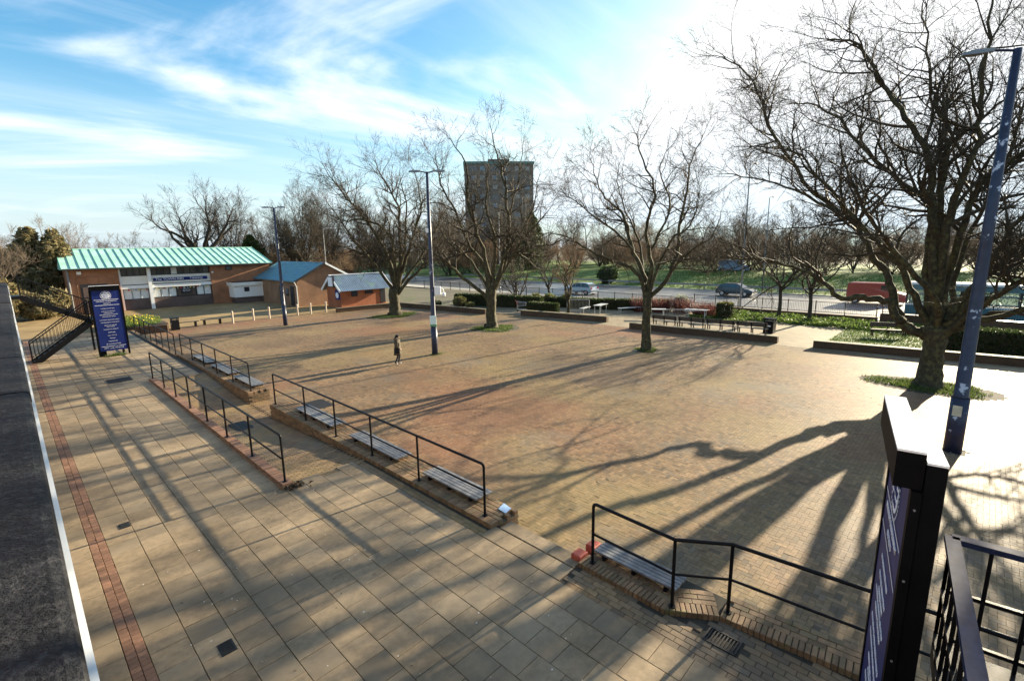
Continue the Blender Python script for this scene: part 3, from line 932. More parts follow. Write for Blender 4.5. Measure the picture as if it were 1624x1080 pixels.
plane_tree(33, (25.28, 13.65), (0.25, 2.95, 0.24), [
    ([(-0.05, 2.8), (-0.49, 4.31), (-1.52, 4.98), (-2.91, 5.56), (-4.48, 6.62), (-5.9, 7.0)], -0.8, 0.13, 0.015, 0.3),
    ([(-0.05, 2.9), (-0.36, 4.45), (-1.0, 6.06), (-1.31, 7.55), (-2.03, 8.49), (-2.84, 9.47), (-3.29, 11.16)], 1.4, 0.14, 0.014, 0.3),
    ([(0.0, 2.9), (0.18, 4.69), (-0.08, 6.18), (-0.13, 7.51), (0.2, 9.33), (-0.73, 11.52), (-0.84, 12.64)], -1.5, 0.13, 0.012, 0.3),
    ([(0.05, 2.8), (1.16, 4.45), (1.5, 5.79), (1.54, 7.06), (1.82, 9.25), (1.99, 10.83), (2.51, 12.13)], 1.5, 0.13, 0.012, 0.3),
    ([(1.07, 4.34), (2.25, 5.78), (3.2, 6.53), (3.6, 7.6)], -0.8, 0.08, 0.012, 0.1),
    ([(-0.92, 5.85), (-1.92, 6.98), (-2.95, 7.73), (-3.92, 8.56), (-5.04, 9.44)], 0.8, 0.075, 0.012, 0.1),
    ([(-0.06, 5.56), (0.65, 7.09), (0.99, 8.37), (0.39, 10.32), (0.76, 11.48)], -2.2, 0.07, 0.012, 0.1),
    ([(0.0, 3.0), (0.54, 4.87), (1.05, 6.23), (2.22, 7.54), (2.44, 9.48)], -2.5, 0.10, 0.012, 0.25),
    ([(0.0, 3.0), (-0.3, 4.6), (-0.6, 6.4), (-1.6, 8.6), (-1.8, 10.8)], 3.0, 0.10, 0.012, 0.25),
], 'slender bare plane tree with a single straight trunk, third of the row', dens=(2.7, 4.2, 5.4), lens=(2.1, 0.95, 0.46))
plane_tree(22, (25.15, 26.34), (0.37, 2.75, 0.40), [
    ([(-0.1, 2.0), (-1.37, 3.24), (-2.63, 4.37), (-3.56, 5.39), (-4.81, 6.04), (-6.2, 6.8)], -1.2, 0.15, 0.015, 0.35),
    ([(-0.03, 2.5), (-0.5, 4.66), (-1.42, 6.13), (-2.47, 8.81), (-3.33, 10.94), (-3.67, 13.26)], 1.8, 0.17, 0.014, 0.25),
    ([(0.0, 2.6), (-0.34, 5.34), (-1.06, 7.69), (-1.62, 10.02), (-1.55, 12.28), (-2.88, 14.5)], -2.0, 0.18, 0.014, 0.25),
    ([(0.1, 2.6), (1.14, 5.32), (1.37, 8.46), (1.1, 11.07), (0.64, 13.03), (0.2, 15.06)], 1.0, 0.18, 0.014, 0.25),
    ([(0.15, 2.5), (0.8, 4.68), (1.48, 6.27), (2.97, 8.44), (3.62, 11.48)], -2.2, 0.16, 0.014, 0.25),
    ([(1.04, 5.14), (2.95, 6.07), (4.58, 6.22), (5.9, 7.0)], 0.8, 0.10, 0.012, 0.15),
    ([(0.91, 5.37), (1.51, 8.76), (2.18, 11.49), (2.52, 14.19)], 2.6, 0.10, 0.012, 0.15),
    ([(0.1, 2.7), (0.37, 6.06), (-0.24, 9.61), (0.06, 12.61)], -3.0, 0.14, 0.012, 0.25),
    ([(0.0, 2.6), (-1.4, 5.0), (-3.0, 6.6), (-4.4, 9.0)], 3.0, 0.13, 0.012, 0.25),
    ([(0.1, 2.6), (1.2, 4.6), (2.8, 7.2), (4.6, 9.2)], -3.2, 0.13, 0.012, 0.25),
], 'wide bare plane tree right of the lamp post, second of the row', dens=(2.7, 4.0, 5.2), lens=(2.5, 1.05, 0.5))
plane_tree(17, (24.54, 38.39), (0.45, 2.2, 0.46), [
    ([(0.2, 1.8), (1.47, 3.22), (2.71, 4.55), (3.86, 6.16), (5.0, 8.2)], -1.0, 0.17, 0.015, 0.3),
    ([(0.1, 2.0), (-0.13, 4.44), (-0.91, 6.88), (-2.63, 9.62), (-4.03, 11.58), (-5.31, 13.83)], 1.5, 0.19, 0.015, 0.25),
    ([(0.1, 2.2), (0.25, 5.27), (-0.11, 7.53), (-2.06, 8.82), (-3.63, 8.66), (-5.2, 9.4)], -2.0, 0.17, 0.015, 0.25),
    ([(0.15, 2.2), (0.72, 4.93), (0.7, 7.52), (0.69, 10.06), (-0.53, 12.88), (-0.93, 14.2)], 2.2, 0.18, 0.014, 0.25),
    ([(0.2, 2.1), (1.24, 5.25), (2.02, 7.51), (2.81, 10.07), (2.32, 13.26)], -1.6, 0.18, 0.014, 0.25),
    ([(0.1, 2.4), (-0.67, 5.4), (-2.28, 5.59), (-3.81, 6.26), (-5.4, 6.6)], 0.6, 0.12, 0.014, 0.2),
    ([(0.15, 2.3), (1.05, 5.92), (1.52, 9.47), (0.99, 13.0)], -3.4, 0.15, 0.014, 0.25),
    ([(0.0, 2.2), (-1.6, 4.8), (-3.6, 7.8), (-5.2, 10.6)], -3.2, 0.15, 0.014, 0.25),
    ([(0.2, 2.2), (2.2, 4.8), (4.0, 7.8), (5.0, 10.6)], 3.2, 0.15, 0.014, 0.25),
], 'bushy bare plane tree beside the brick kiosk, first and farthest of the row', dens=(2.6, 4.0, 5.0), lens=(2.8, 1.15, 0.55))

rl5 = np.random.default_rng(55)
L5 = []
for k in range(13):
    a_ = -math.pi + 2 * math.pi * (k + rl5.uniform(-.25, .25)) / 13
    el_ = rl5.uniform(0.1, 1.0); rr5 = 9.0 * (1 - 0.75 * el_ ** 1.4); hh5 = 5.0 + 9.5 * el_
    L5.append(([(0.05 * math.cos(a_), 2.1), (rr5 * .22 * math.cos(a_), 2.6 + hh5 * .14), (rr5 * .5 * math.cos(a_), 3 + (hh5 - 3) * .45), (rr5 * .8 * math.cos(a_), 3 + (hh5 - 3) * .8), (rr5 * math.cos(a_), hh5)], rr5 * math.sin(a_), 0.19, 0.02, 0.25))
plane_tree(56, (26.6, -11.2), (0.42, 2.3, 0.5), L5, 'bare plane tree past the right edge whose twigs and shade reach in', dens=(2.0, 3.2, 4.2), rk=0.85)

# generic bare trees for the backdrop
def wild_tree(seed, H, spread, stems, trunk_h, r0, dens, lens, up=0.25):
    T = Tree(seed, wig=0.2, trop=0.05, dens=dens, lens=lens, rmin=0.011, upbias=up)
    P, Q = catmull([(0, 0, -0.3), (0.1, 0, trunk_h * 0.5), (0, 0.1, trunk_h)], [r0 * 1.3, r0, r0 * 0.85])
    T.wood.add(P, Q, 9)
    for k in range(stems):
        az = 2 * math.pi * (k + T.r.uniform(-.3, .3)) / stems
        el = T.r.uniform(0.25, 1.0)
        h0 = trunk_h * T.r.uniform(0.6, 1.0)
        hx_ = spread * (0.35 + 0.65 * (1 - el) ** 0.7) * T.r.uniform(0.8, 1.1)
        hz_ = H * (0.45 + 0.55 * el) * T.r.uniform(0.88, 1.0)
        dx, dy = math.cos(az), math.sin(az)
        pts = [(0, 0, h0), (dx * hx_ * 0.28, dy * hx_ * 0.28, h0 + (hz_ - h0) * 0.25), (dx * hx_ * 0.6 + T.r.normal(0, .4), dy * hx_ * 0.6 + T.r.normal(0, .4), h0 + (hz_ - h0) * 0.55),
               (dx * hx_ * 0.85, dy * hx_ * 0.85, h0 + (hz_ - h0) * 0.8), (dx * hx_, dy * hx_, hz_)]
        T.limb(pts, r0 * 0.5, 0.025, t0=0.2, sides=6)
    return T
BG = 'bare trees in the belt beyond the road'
T = wild_tree(101, 16.5, 8.0, 9, 6.0, 0.75, (1.2, 2.0, 2.6), (3.4, 1.7, 0.9), up=0.1)
oak = place_tree(T, 'oak_tree', 'huge dark rounded oak towering over the green roof', (23.5, 92.0, -0.5), None, m_bark_dark, m_bark_dark)
T = wild_tree(102, 16.5, 5.2, 11, 4.0, 0.24, (1.6, 2.3, 2.8), (3.0, 1.5, 0.8))
ash = place_tree(T, 'bare_tree', 'bare tree right of the big oak, behind the long green roof', (36.5, 84.0, -0.5), None, m_bark_dark, m_twig)
T = wild_tree(103, 14.5, 6.5, 11, 2.6, 0.22, (1.7, 2.4, 3.0), (2.6, 1.3, 0.7))
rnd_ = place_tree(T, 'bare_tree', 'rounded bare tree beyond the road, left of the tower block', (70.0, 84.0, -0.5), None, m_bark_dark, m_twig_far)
T = wild_tree(104, 8.5, 4.2, 13, 0.6, 0.09, (2.2, 3.0, 3.4), (1.9, 1.0, 0.6))
bush = place_tree(T, 'bare_thicket', 'rusty bare thicket standing on the green verge across the road', (72.0, 40.0, -0.5), None, m_bark_dark, m_twig_rust)
spots = []
for i in range(36):                                         # belt beyond the road
    y = -40 + i * 4.6 + random.uniform(-2, 2)
    spots.append((random.uniform(92, 125), y))
for (x, y) in spots:
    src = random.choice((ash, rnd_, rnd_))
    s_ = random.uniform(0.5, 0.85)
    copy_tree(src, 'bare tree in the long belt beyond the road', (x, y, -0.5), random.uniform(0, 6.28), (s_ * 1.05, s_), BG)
for i in range(64):
    y = -42 + i * 2.6 + random.uniform(-1.5, 1.5)
    copy_tree(bush, 'leafless brown thicket at the foot of the far tree belt', (random.uniform(84, 112), y, 0.3), random.uniform(0, 6.28), (random.uniform(0.8, 1.15), random.uniform(0.5, 0.85)), 'thickets under the far tree belt')
for i in range(16):                                         # behind the pub
    x = 30 + i * 4.3 + random.uniform(-1.5, 1.5)
    copy_tree(random.choice((ash, ash, rnd_)), 'bare tree in the wood behind the pub and kiosk', (x, random.uniform(82, 108), -0.5), random.uniform(0, 6.28), (random.uniform(0.85, 1.1), random.uniform(0.72, 0.98)), 'trees in the wood behind the pub')
for i in range(22):
    x = 22 + i * 3.2 + random.uniform(-1.5, 1.5)
    copy_tree(bush, 'brown thicket under the wood behind the pub', (x, random.uniform(80, 96), -0.5), random.uniform(0, 6.28), (random.uniform(0.8, 1.2), random.uniform(0.6, 0.9)), 'thickets behind the pub')
for (x, y, s_, l) in ((8.0, 84, 0.62, 'small bare tree behind the left half of the green roof'), (12.5, 86, 0.6, 'scrubby bare tree between the green roof and the oak'),
                      (4.6, 80, 0.68, 'ivy-dark bare tree at the left end of the green roof'), (-1.5, 62, 0.62, 'bare tree at the far left edge beside the parapet'), (17, 88, 0.55, 'low bare tree just left of the oak')):
    copy_tree(rnd_, l, (x, y, -0.5), random.uniform(0, 6), (s_, s_))
# young yard trees
for (x, y, s_, sh, l) in ((43.0, 11.6, 0.42, 0.55, 'left one of two young dark-stemmed trees in the yard by the road fence'),
                      (42.3, 9.3, 0.45, 0.6, 'right one of two young dark-stemmed trees in the yard by the road fence')):
    T = wild_tree(int(x * 10), 8.5, 3.6, 9, 2.8, 0.13, (1.3, 2.2, 2.6), (1.7, 0.9, 0.5), up=0.0)
    place_tree(T, 'young_tree', l, (x, y, ZP), None, m_bark_dark, m_twig)
for (x, y, hh, sp, th, l, m_) in ((36.6, 34.4, 4.2, 2.6, 0.6, 'low spreading multi-stemmed tree behind the shopping trolley', m_bark_dark),
                              (44.0, 36.4, 5.0, 2.6, 1.4, 'small round-headed tree by the road fence near the silver car', m_bark_dark),
                              (35.4, 27.0, 5.6, 2.4, 1.5, 'pale-stemmed small tree with rusty twigs beside white tables', m_bark),
                              (40.6, 43.0, 5.2, 3.0, 1.2, 'small bushy tree in the yard behind the second plane tree', m_bark_dark)):
    T = wild_tree(int(x * 7), hh, sp, 8, th, 0.13, (1.8, 2.6, 3.0), (1.2, 0.7, 0.4))
    place_tree(T, 'small_tree', l, (x, y, ZP), None, m_, m_twig_rust if 'rusty' in l else m_twig)
# ------------------------------------------------------------------ more materials
m_pubbrick = brickmat('orange_facing_brick', (0.34, 0.14, 0.07), (0.27, 0.11, 0.055), (0.36, 0.26, 0.17))
m_bluebrick = brickmat('plinth_brick', (0.13, 0.09, 0.08), (0.10, 0.07, 0.065), (0.12, 0.10, 0.09))
m_wingbrick = brickmat('brown_facing_brick', (0.31, 0.165, 0.09), (0.25, 0.13, 0.075), (0.30, 0.22, 0.16))
m_copper = mat('green_copper', (0.34, 0.58, 0.48), rough=0.5, var=0.16, scale=1.2, big=0.12, bigscale=0.3)
m_slate = mat('blue_slate', (0.09, 0.22, 0.30), rough=0.42, var=0.3, scale=3, col2=(0.13, 0.25, 0.22), spec=0.5)
m_corr = mat('corrugated_sheet', (0.10, 0.15, 0.22), rough=0.4, var=0.25, scale=1.2, col2=(0.14, 0.24, 0.17), thr=(0.55, 0.7), spec=0.5)
m_glass = glassmat('window_glass')
m_curtain = mat('net_curtain', (0.70, 0.72, 0.70), rough=0.8, var=0.12, scale=6)
m_dkframe = mat('dark_frame', (0.02, 0.02, 0.025), rough=0.4)
m_cream = mat('cream_render', (0.74, 0.72, 0.66), rough=0.6, var=0.06, scale=1)
m_navy = mat('navy_sign_panel', (0.014, 0.026, 0.135), rough=0.45, var=0.08, scale=2, spec=0.12)
m_lamp = mat('flaking_lamp_paint', (0.02, 0.026, 0.055), rough=0.4, var=0.3, scale=5, col2=(0.42, 0.45, 0.52), thr=(0.62, 0.65), spec=0.4)
m_grey = mat('grey_metal', (0.20, 0.21, 0.22), rough=0.4, metal=0.3)
m_letter = mat('white_lettering', (0.80, 0.82, 0.88), rough=0.5, var=0.02)
m_concrete = mat('concrete', (0.36, 0.34, 0.30), rough=0.75, var=0.15, scale=4, bump=0.2)
m_limestone = mat('pale_bollard_stone', (0.44, 0.36, 0.28), rough=0.7, var=0.12, scale=5)

def text(s, size, m, parent, origin, ex, ey, align='CENTER', name='lettering', depth=0.003):
    """text lying in the plane (ex, ey) at origin (world)"""
    cu = bpy.data.curves.new('t', 'FONT')
    cu.body = s; cu.size = size; cu.align_x = align; cu.align_y = 'CENTER'; cu.extrude = depth
    ob = bpy.data.objects.new('t', cu)
    me = bpy.data.meshes.new_from_object(ob)
    bpy.data.objects.remove(ob); bpy.data.curves.remove(cu)
    ex, ey = Vector(ex).normalized(), Vector(ey).normalized()
    ez = ex.cross(ey)
    mw = Matrix((ex, ey, ez)).transposed().to_4x4(); mw.translation = Vector(origin) - _org(parent)
    me.transform(mw)
    me.materials.clear(); me.materials.append(m)
    me.name = name
    return link(name, me, parent)

# ------------------------------------------------------------------ balcony parapet beside the camera
t = thing('balcony_parapet', 'dark coping stones on the white balcony wall along the left edge', 'parapet', (-0.1, 14, 0))
DX = 0.0065
def px_(y): return 0.0045 + DX * y
yy = -3.0; k = 0
while yy < 33.0:
    L_ = 2.6 + 0.3 * math.sin(k * 2.1)
    if k == 1: L_ = 6.6 - yy
    y1 = min(yy + L_, 33.0)
    prof = [(-0.42, 4.17), (-0.42, 4.26), (-0.36, 4.295), (-0.2, 4.305), (-0.05, 4.298), (-0.012, 4.283), (0, 4.255), (0, 4.17)]
    mb = MB(); n = len(prof); off = random.gauss(0, .004); dz_ = random.uniform(-.012, .012)
    segs = 3
    V = []; F = []
    for i in range(segs + 1):
        y = yy + 0.018 + (y1 - yy - 0.036) * i / segs
        V += [(px_(y) + a + off, y, z + (dz_ if z > 4.2 else 0)) for a, z in prof]
    for i in range(segs):
        F += [(i * n + q, (i + 1) * n + q, (i + 1) * n + (q + 1) % n, i * n + (q + 1) % n) for q in range(n)]
    F += [tuple(range(n)), tuple(reversed(range(segs * n, segs * n + n)))]
    mb.add(V, F).build('coping_stone', m_coping, t)
    yy = y1; k += 1
mb = MB()
mb.prism([(-0.36, 3.3), (0.022, 3.3), (0.022, 4.168), (-0.36, 4.168)], lambda a, z, y: (a + px_(y), y, z), -3.0, 33.0)
mb.build('wall_face', m_white, t)
o = MB().prism([(-3.0, 3.0), (-0.2, 3.0), (-0.2, 3.29), (-3.0, 3.29)], lambda a, z, y: (a + px_(y), y, z), -3.0, 38.0).build('deck', m_concrete, t)
# shop range below and behind the balcony
t = thing('shop_range', 'shopfront range under the balcony at the left edge', 'building', (-6, 15, 0))
MB().box((-6.2, 17, 3.4), (6.3, 42, 7.3)).build('wall', m_wingbrick, t)
for j in range(8):
    f = MB().box((-3.02, -1 + j * 4.6, 1.35), (0.08, 3.4, 2.3)).build('shop_window', m_dkframe, t)
    MB().box((-2.965, -1 + j * 4.6, 1.35), (0.02, 3.2, 2.1)).build('pane', m_glass, f)

# ------------------------------------------------------------------ outdoor stairs
def stair(label, org, ang, mirror, wide=0.06, LX=2.75, LW=1.25, xf=0.15):
    """two flights along local x: upper flight (behind) from balcony at x=0 down to landing, lower flight back; local y = depth away"""
    t = thing('steel_staircase', label, 'staircase', (org[0], org[1], 0), 'black steel staircases')
    ca, sa = math.cos(ang), math.sin(ang)
    def T(x, y, z):
        y = y * mirror
        return (org[0] + x * ca - y * sa, org[1] + x * sa + y * ca, z)
    zt, zl = 3.45, 2.0
    def flight(xa, za, xb, zb, y0, y1, n):
        for y in (y0, y1):
            MB().beam(T(xa, y, za - 0.12), T(xb, y, zb - 0.12), 0.05, 0.26).build('stringer', m_black, t)
        for i in range(n):
            f = (i + 0.5) / n
            x = xa + (xb - xa) * f; z = za + (zb - za) * (i + 1) / n if za > zb else za + (zb - za) * i / n
            p = [T(x - 0.14, y0 + .03, z), T(x + 0.14, y0 + .03, z), T(x + 0.14, y1 - .03, z), T(x - 0.14, y1 - .03, z)]
            q = [(a, b, c - 0.04) for a, b, c in p]
            MB().add(p + q, [(0, 1, 2, 3), (7, 6, 5, 4), (0, 4, 5, 1), (1, 5, 6, 2), (2, 6, 7, 3), (3, 7, 4, 0)]).build('tread', m_black, t)
        for y in (y0, y1):
            MB().beam(T(xa, y, za + 1.02), T(xb, y, zb + 1.02), 0.06, 0.05).build('handrail', m_black, t)
            MB().beam(T(xa, y, za + 0.12), T(xb, y, zb + 0.12), 0.03, 0.03).build('bottom_rail', m_black, t)
            m = max(4, int(abs(xb - xa) / 0.14))
            for i in range(m + 1):
                f = i / m
                x = xa + (xb - xa) * f; z = za + (zb - za) * f
                w = 0.045 if i in (0, m) else 0.018
                MB().beam(T(x, y, z + (0.1 if 0 < i < m else -0.15)), T(x, y, z + 1.01), w, w).build('baluster', m_black, t)
    flight(0.2, zt, LX, zl, 1.35, 2.35, 11)
    flight(LX, zl, xf, 0.03, 0.1, 1.1, 11)
    # landing
    MB().add([T(LX, 0.05, zl), T(LX + LW, 0.05, zl), T(LX + LW, 2.4, zl), T(LX, 2.4, zl)] + [T(a, b, zl - 0.14) for a, b in ((LX, .05), (LX + LW, .05), (LX + LW, 2.4), (LX, 2.4))],
             [(0, 1, 2, 3), (7, 6, 5, 4), (0, 4, 5, 1), (1, 5, 6, 2), (2, 6, 7, 3), (3, 7, 4, 0)]).build('landing', m_black, t)
    for x, y in ((LX + 0.1, 0.15), (LX + LW - .1, 0.15), (LX + 0.1, 2.3), (LX + LW - .1, 2.3)):
        MB().beam(T(x, y, 0), T(x, y, zl), 0.1, 0.1).build('column', m_black, t)
    L3 = [T(LX, 0.06, zl + 1.06), T(LX + LW - .03, 0.06, zl + 1.06), T(LX + LW - .03, 2.38, zl + 1.06), T(LX, 2.38, zl + 1.06)]
    for a, b in zip(L3[:-1], L3[1:]):
        MB().beam(a, b, wide + 0.015, 0.05).build('handrail', m_rail if wide > .07 else m_black, t)
        for dz in (0.5, 0.95):
            MB().beam((a[0], a[1], a[2] - dz), (b[0], b[1], b[2] - dz), 0.035, 0.035).build('guard_rail', m_black, t)
        d = (Vector(b) - Vector(a)); m = int(d.length / 0.24)
        for i in range(m + 1):
            p = Vector(a) + d * (i / m)
            MB().beam((p.x, p.y, zl), (p.x, p.y, a[2]), 0.028, 0.028).build('baluster', m_black, t)
    # bridge from the balcony
    MB().add([T(-0.35, 1.3, zt), T(0.2, 1.3, zt), T(0.2, 2.4, zt), T(-0.35, 2.4, zt)] + [T(a, b, zt - 0.16) for a, b in ((-.35, 1.3), (.2, 1.3), (.2, 2.4), (-.35, 2.4))],
             [(0, 1, 2, 3), (7, 6, 5, 4), (0, 4, 5, 1), (1, 5, 6, 2), (2, 6, 7, 3), (3, 7, 4, 0)]).build('top_landing', m_black, t)
    return t
stair('black steel staircase with two flights behind the far blue sign', (0.45, 35.0), 0.0, 1)

# ------------------------------------------------------------------ blue totem signs
LINES = [(3.02, 0.082, 'SPECIALIST INDEPENDENT'), (2.90, 0.082, 'OUTLETS'), (2.62, 0.06, 'KITCHEN MULTIWARES'), (2.47, 0.06, 'VINTAGE COLLECTION'),
         (2.37, 0.06, 'HABERDASHERY'), (2.28, 0.06, 'MATERIALS, SEWING, CRAFTED'), (2.18, 0.06, 'MOBILE & TECH DEALS'), (2.00, 0.06, 'CHOCOLATE AND MORE SWEETS'),
         (1.86, 0.06, 'THE HANDMADE STUDIO SHOP'), (1.70, 0.06, 'HOME AND GARDEN'), (1.62, 0.06, 'FURNISHINGS'), (1.48, 0.06, 'FASHION HATS & BEAUTY'),
         (1.31, 0.06, 'BARBER BAR'), (1.14, 0.06, 'NAILS, TATTOO'), (0.98, 0.06, 'PET SHOP'), (0.82, 0.06, 'FINE JEWELLERY'), (0.66, 0.06, 'ART AND COLLECTABLES'), (0.44, 0.082, 'UPPER LEVEL, 1ST FLOOR')]
m_signblack = mat('matt_black_steel', (0.004, 0.004, 0.005), rough=0.6, var=0.3, scale=4, spec=0.06)
def totem(label, org, ang, flip, w, zs, base_z):
    """panel along local x (width w), face looking towards local -y; zs scales the height"""
    t = thing('totem_sign', label, 'sign', (org[0], org[1], base_z), 'blue totem signs')
    ca, sa = math.cos(ang), math.sin(ang)
    def T(x, y, z): return (org[0] + x * ca - y * sa, org[1] + x * sa + y * ca, base_z + z * zs)
    def bx(x0, x1, y0, y1, z0, z1, nm, m):
        V = [T(a, b, z) for z in (z0, z1) for a, b in ((x0, y0), (x1, y0), (x1, y1), (x0, y1))]
        return MB().add(V, [(3, 2, 1, 0), (4, 5, 6, 7)] + [(i, (i + 1) % 4, (i + 1) % 4 + 4, i + 4) for i in range(4)]).build(nm, m, t)
    bx(0.03, w - 0.03, 0.0, 0.035, 0.3, 3.62, 'panel', m_navy)
    bx(-0.02, w + 0.02, -0.11, 0.05, 3.62, 3.86, 'header_box', m_signblack)
    cap = bx(-0.02, w + 0.02, -0.11, 0.05, 3.86, 3.875, 'header_cap', m_sheet)
    bx(-0.06, 0.03, -0.01, 0.05, 0.0, 3.62, 'frame_post', m_signblack)
    bx(w - 0.03, w + 0.06, -0.01, 0.05, 0.0, 3.62, 'frame_post', m_signblack)
    bx(w * flip[0], w * flip[1], 0.055, 0.165, 0.0, 3.80, 'back_column', m_signblack)
    bx(w * flip[0], w * flip[1], 0.055, 0.165, 3.805, 3.82, 'column_cap', m_sheet)
    ex = Vector((ca, sa, 0)); ey = Vector((0, 0, 1)); nrm = ex.cross(ey)
    c = Vector(T(w / 2, -0.004, 3.33)); rr = 0.225 * w / 1.25
    def disc(r0, r1, off, m, nm, n=40, z=0.0):
        V = []; 
        for k in range(n):
            a = 2 * math.pi * k / n
            for r_ in (r0, r1): V.append(c + ex * r_ * math.cos(a) + ey * r_ * math.sin(a) + nrm * off)
        F = [(2 * k, 2 * k + 1, (2 * k + 3) % (2 * n), (2 * k + 2) % (2 * n)) for k in range(n)]
        MB().add(V, F).build(nm, m, t)
    disc(0.001, rr * 0.80, 0.004, m_letter, 'logo_disc')
    for k in range(36):
        a = 2 * math.pi * k / 36
        p = c + ex * rr * math.cos(a) + ey * rr * math.sin(a) + nrm * 0.004
        e = ex * math.cos(a) + ey * math.sin(a); f = -ex * math.sin(a) + ey * math.cos(a)
        MB().add([p - e * .014 - f * .012, p + e * .014 - f * .012, p + e * .014 + f * .012, p - e * .014 + f * .012], [(0, 1, 2, 3)]).build('logo_dot', m_letter, t)
    for i, s_ in enumerate(('Hudham', 'Market', 'Place')):
        text(s_, 0.105, m_navy, t, c + ey * (0.1 - 0.1 * i) + nrm * 0.007, ex, ey)
    for z in (3.10, 2.80, 0.54):
        a, b = Vector(T(0.1, -0.004, z)), Vector(T(w - 0.1, -0.004, z))
        MB().add([a + nrm * .004, b + nrm * .004, b + nrm * .004 + ey * .018, a + nrm * .004 + ey * .018], [(0, 1, 2, 3)]).build('rule', m_letter, t)
    for z, sz, s_ in LINES:
        text(s_, sz * 0.92, m_letter, t, Vector(T(w / 2, -0.004, z)) + nrm * 0.004, ex, ey)
    for z in (0.6, 1.2, 1.8, 2.4, 3.0, 3.5):
        for xx in (-0.06, w + 0.06):
            p_ = Vector(T(xx, 0.02, z)); q_ = ex * (0.008 if xx > 0 else -0.008)
            MB().tube([p_, p_ + q_], 0.008, 8).build('bolt', m_grey, t)
    for x in (w * 0.2, w * 0.8):
        bx(x - 0.02, x + 0.02, 0.002, 0.03, 0.0, 0.3, 'foot', m_signblack)
    return t
m_rail = mat('spotted_handrail_paint', (0.028, 0.036, 0.075), rough=0.6, var=0.3, scale=14, col2=(0.30, 0.32, 0.38), thr=(0.74, 0.76), spec=0.03)  # dark blue with sparse pale blue-grey spots
m_sheet = mat('pale_sheet_metal', (0.80, 0.81, 0.82), rough=0.45, var=0.06, scale=6, col2=(0.3, 0.3, 0.3), thr=(0.72, 0.75), spec=0.5)
totem('tall blue shop directory sign at the far stairs', (3.25, 34.4), 0.0, (-0.03, 0.2), 1.25, 1.0, 0.0)
# near sign and stairs (seen from above at the right)
A_ = R(190.0)
totem('second blue directory sign seen edge-on from above at the lower right', (5.53, 0.43), A_, (0.3, 1.03), 1.40, 1.085, 0.0)
stair('near black steel staircase with flat handrails behind the lower right sign', (1.45, -0.42), R(6.0), -1, 0.085, 1.9, 2.1, -0.5)

# ------------------------------------------------------------------ lamp posts
def lamp(label, x, y, H, arms, extras=True, r=0.11):
    t = thing('lamp_post', label, 'lamp post', (x, y, ZP), 'tall street lamps in the square')
    MB().tube([(x, y, ZP - 0.05), (x, y, ZP + 1.6)], r * 1.25, 14).build('base_shaft', m_lamp, t, smooth=True)
    MB().tube([(x, y, ZP + 1.6), (x, y, ZP + 1.66), (x, y, ZP + H * 0.55), (x, y, ZP + H)], [r * 1.25, r, r * 0.78, r * 0.5], 12).build('shaft', m_lamp, t, smooth=True)
    for (dx, dy, ln) in arms:
        d = Vector((dx, dy, 0)).normalized(); p = Vector((x, y, ZP + H - 0.05))
        MB().tube([p, p + d * 0.25 + Vector((0, 0, 0.05)), p + d * ln + Vector((0, 0, 0.08))], 0.032, 8).build('arm', m_lamp, t, smooth=True)
        a = p + d * ln + Vector((0, 0, 0.08)); e = d * 0.62; w = Vector((-d.y, d.x, 0)) * 0.13; z = Vector((0, 0, 1))
        V = [a - w * .5 - z * .03, a + w * .5 - z * .03, a + w * .5 + z * .05, a - w * .5 + z * .05,
             a + e * .6 - w - z * .05, a + e * .6 + w - z * .05, a + e * .6 + w * .7 + z * .07, a + e * .6 - w * .7 + z * .07,
             a + e - w * .6 - z * .03, a + e + w * .6 - z * .03, a + e + w * .4 + z * .03, a + e - w * .4 + z * .03]
        F = [(3, 2, 1, 0), (8, 9, 10, 11)]
        for b in (0, 4): F += [(b + i, b + (i + 1) % 4, b + (i + 1) % 4 + 4, b + i + 4) for i in range(4)]
        MB().add(V, F).build('lantern', m_grey, t)
    return t
d_ = (math.sin(HEAD), -math.cos(HEAD))                    # sideways in the picture
L2 = lamp('middle lamp post with twin lanterns, camera and white notice, in the square', 16.61, 22.13, 9.95, [(d_[0], d_[1], 0.35), (-d_[0], -d_[1], 0.35)], r=0.14)
p = Vector((16.61, 22.13, ZP)); q = Vector((d_[0], d_[1], 0)); bk = Vector((-math.cos(HEAD), -math.sin(HEAD), 0))
MB().box(tuple(p + q * 0.30 + Vector((0, 0, 3.62))), (0.2, 0.34, 0.46), rz=HEAD, ch=0.02).build('control_box', m_white, L2)
MB().tube([p + q * 0.12 + Vector((0, 0, 3.7)), p + q * 0.2 + Vector((0, 0, 3.7))], 0.03, 8).build('bracket', m_grey, L2)
MB().tube([p + q * 0.38 + Vector((0, 0, 3.72)), p + q * 0.52 + Vector((0, 0, 3.76)), p + q * 0.62 + Vector((0, 0, 3.66)), p + q * 0.62 + Vector((0, 0, 3.5))], 0.035, 8).build('camera_arm', m_white, L2, smooth=True)
MB().lathe(tuple(p + q * 0.62 + Vector((0, 0, 3.26))), [(0.02, 0), (0.09, .03), (0.12, .1), (0.12, .2), (0.08, .26)], 14).build('camera_dome', m_white, L2, smooth=True)
MB().box(tuple(p + bk * 0.17 + Vector((0, 0, 2.0))), (0.03, 0.36, 0.5), rz=HEAD).build('notice', mat('notice_sheet', (0.62, 0.78, 0.76), rough=0.4, var=0.12, scale=9), L2)
MB().box(tuple(p + bk * 0.168 + Vector((0, 0, 1.70))), (0.02, 0.36, 0.12), rz=HEAD).build('notice_foot', mat('notice_green', (0.1, 0.3, 0.14), rough=0.5), L2)
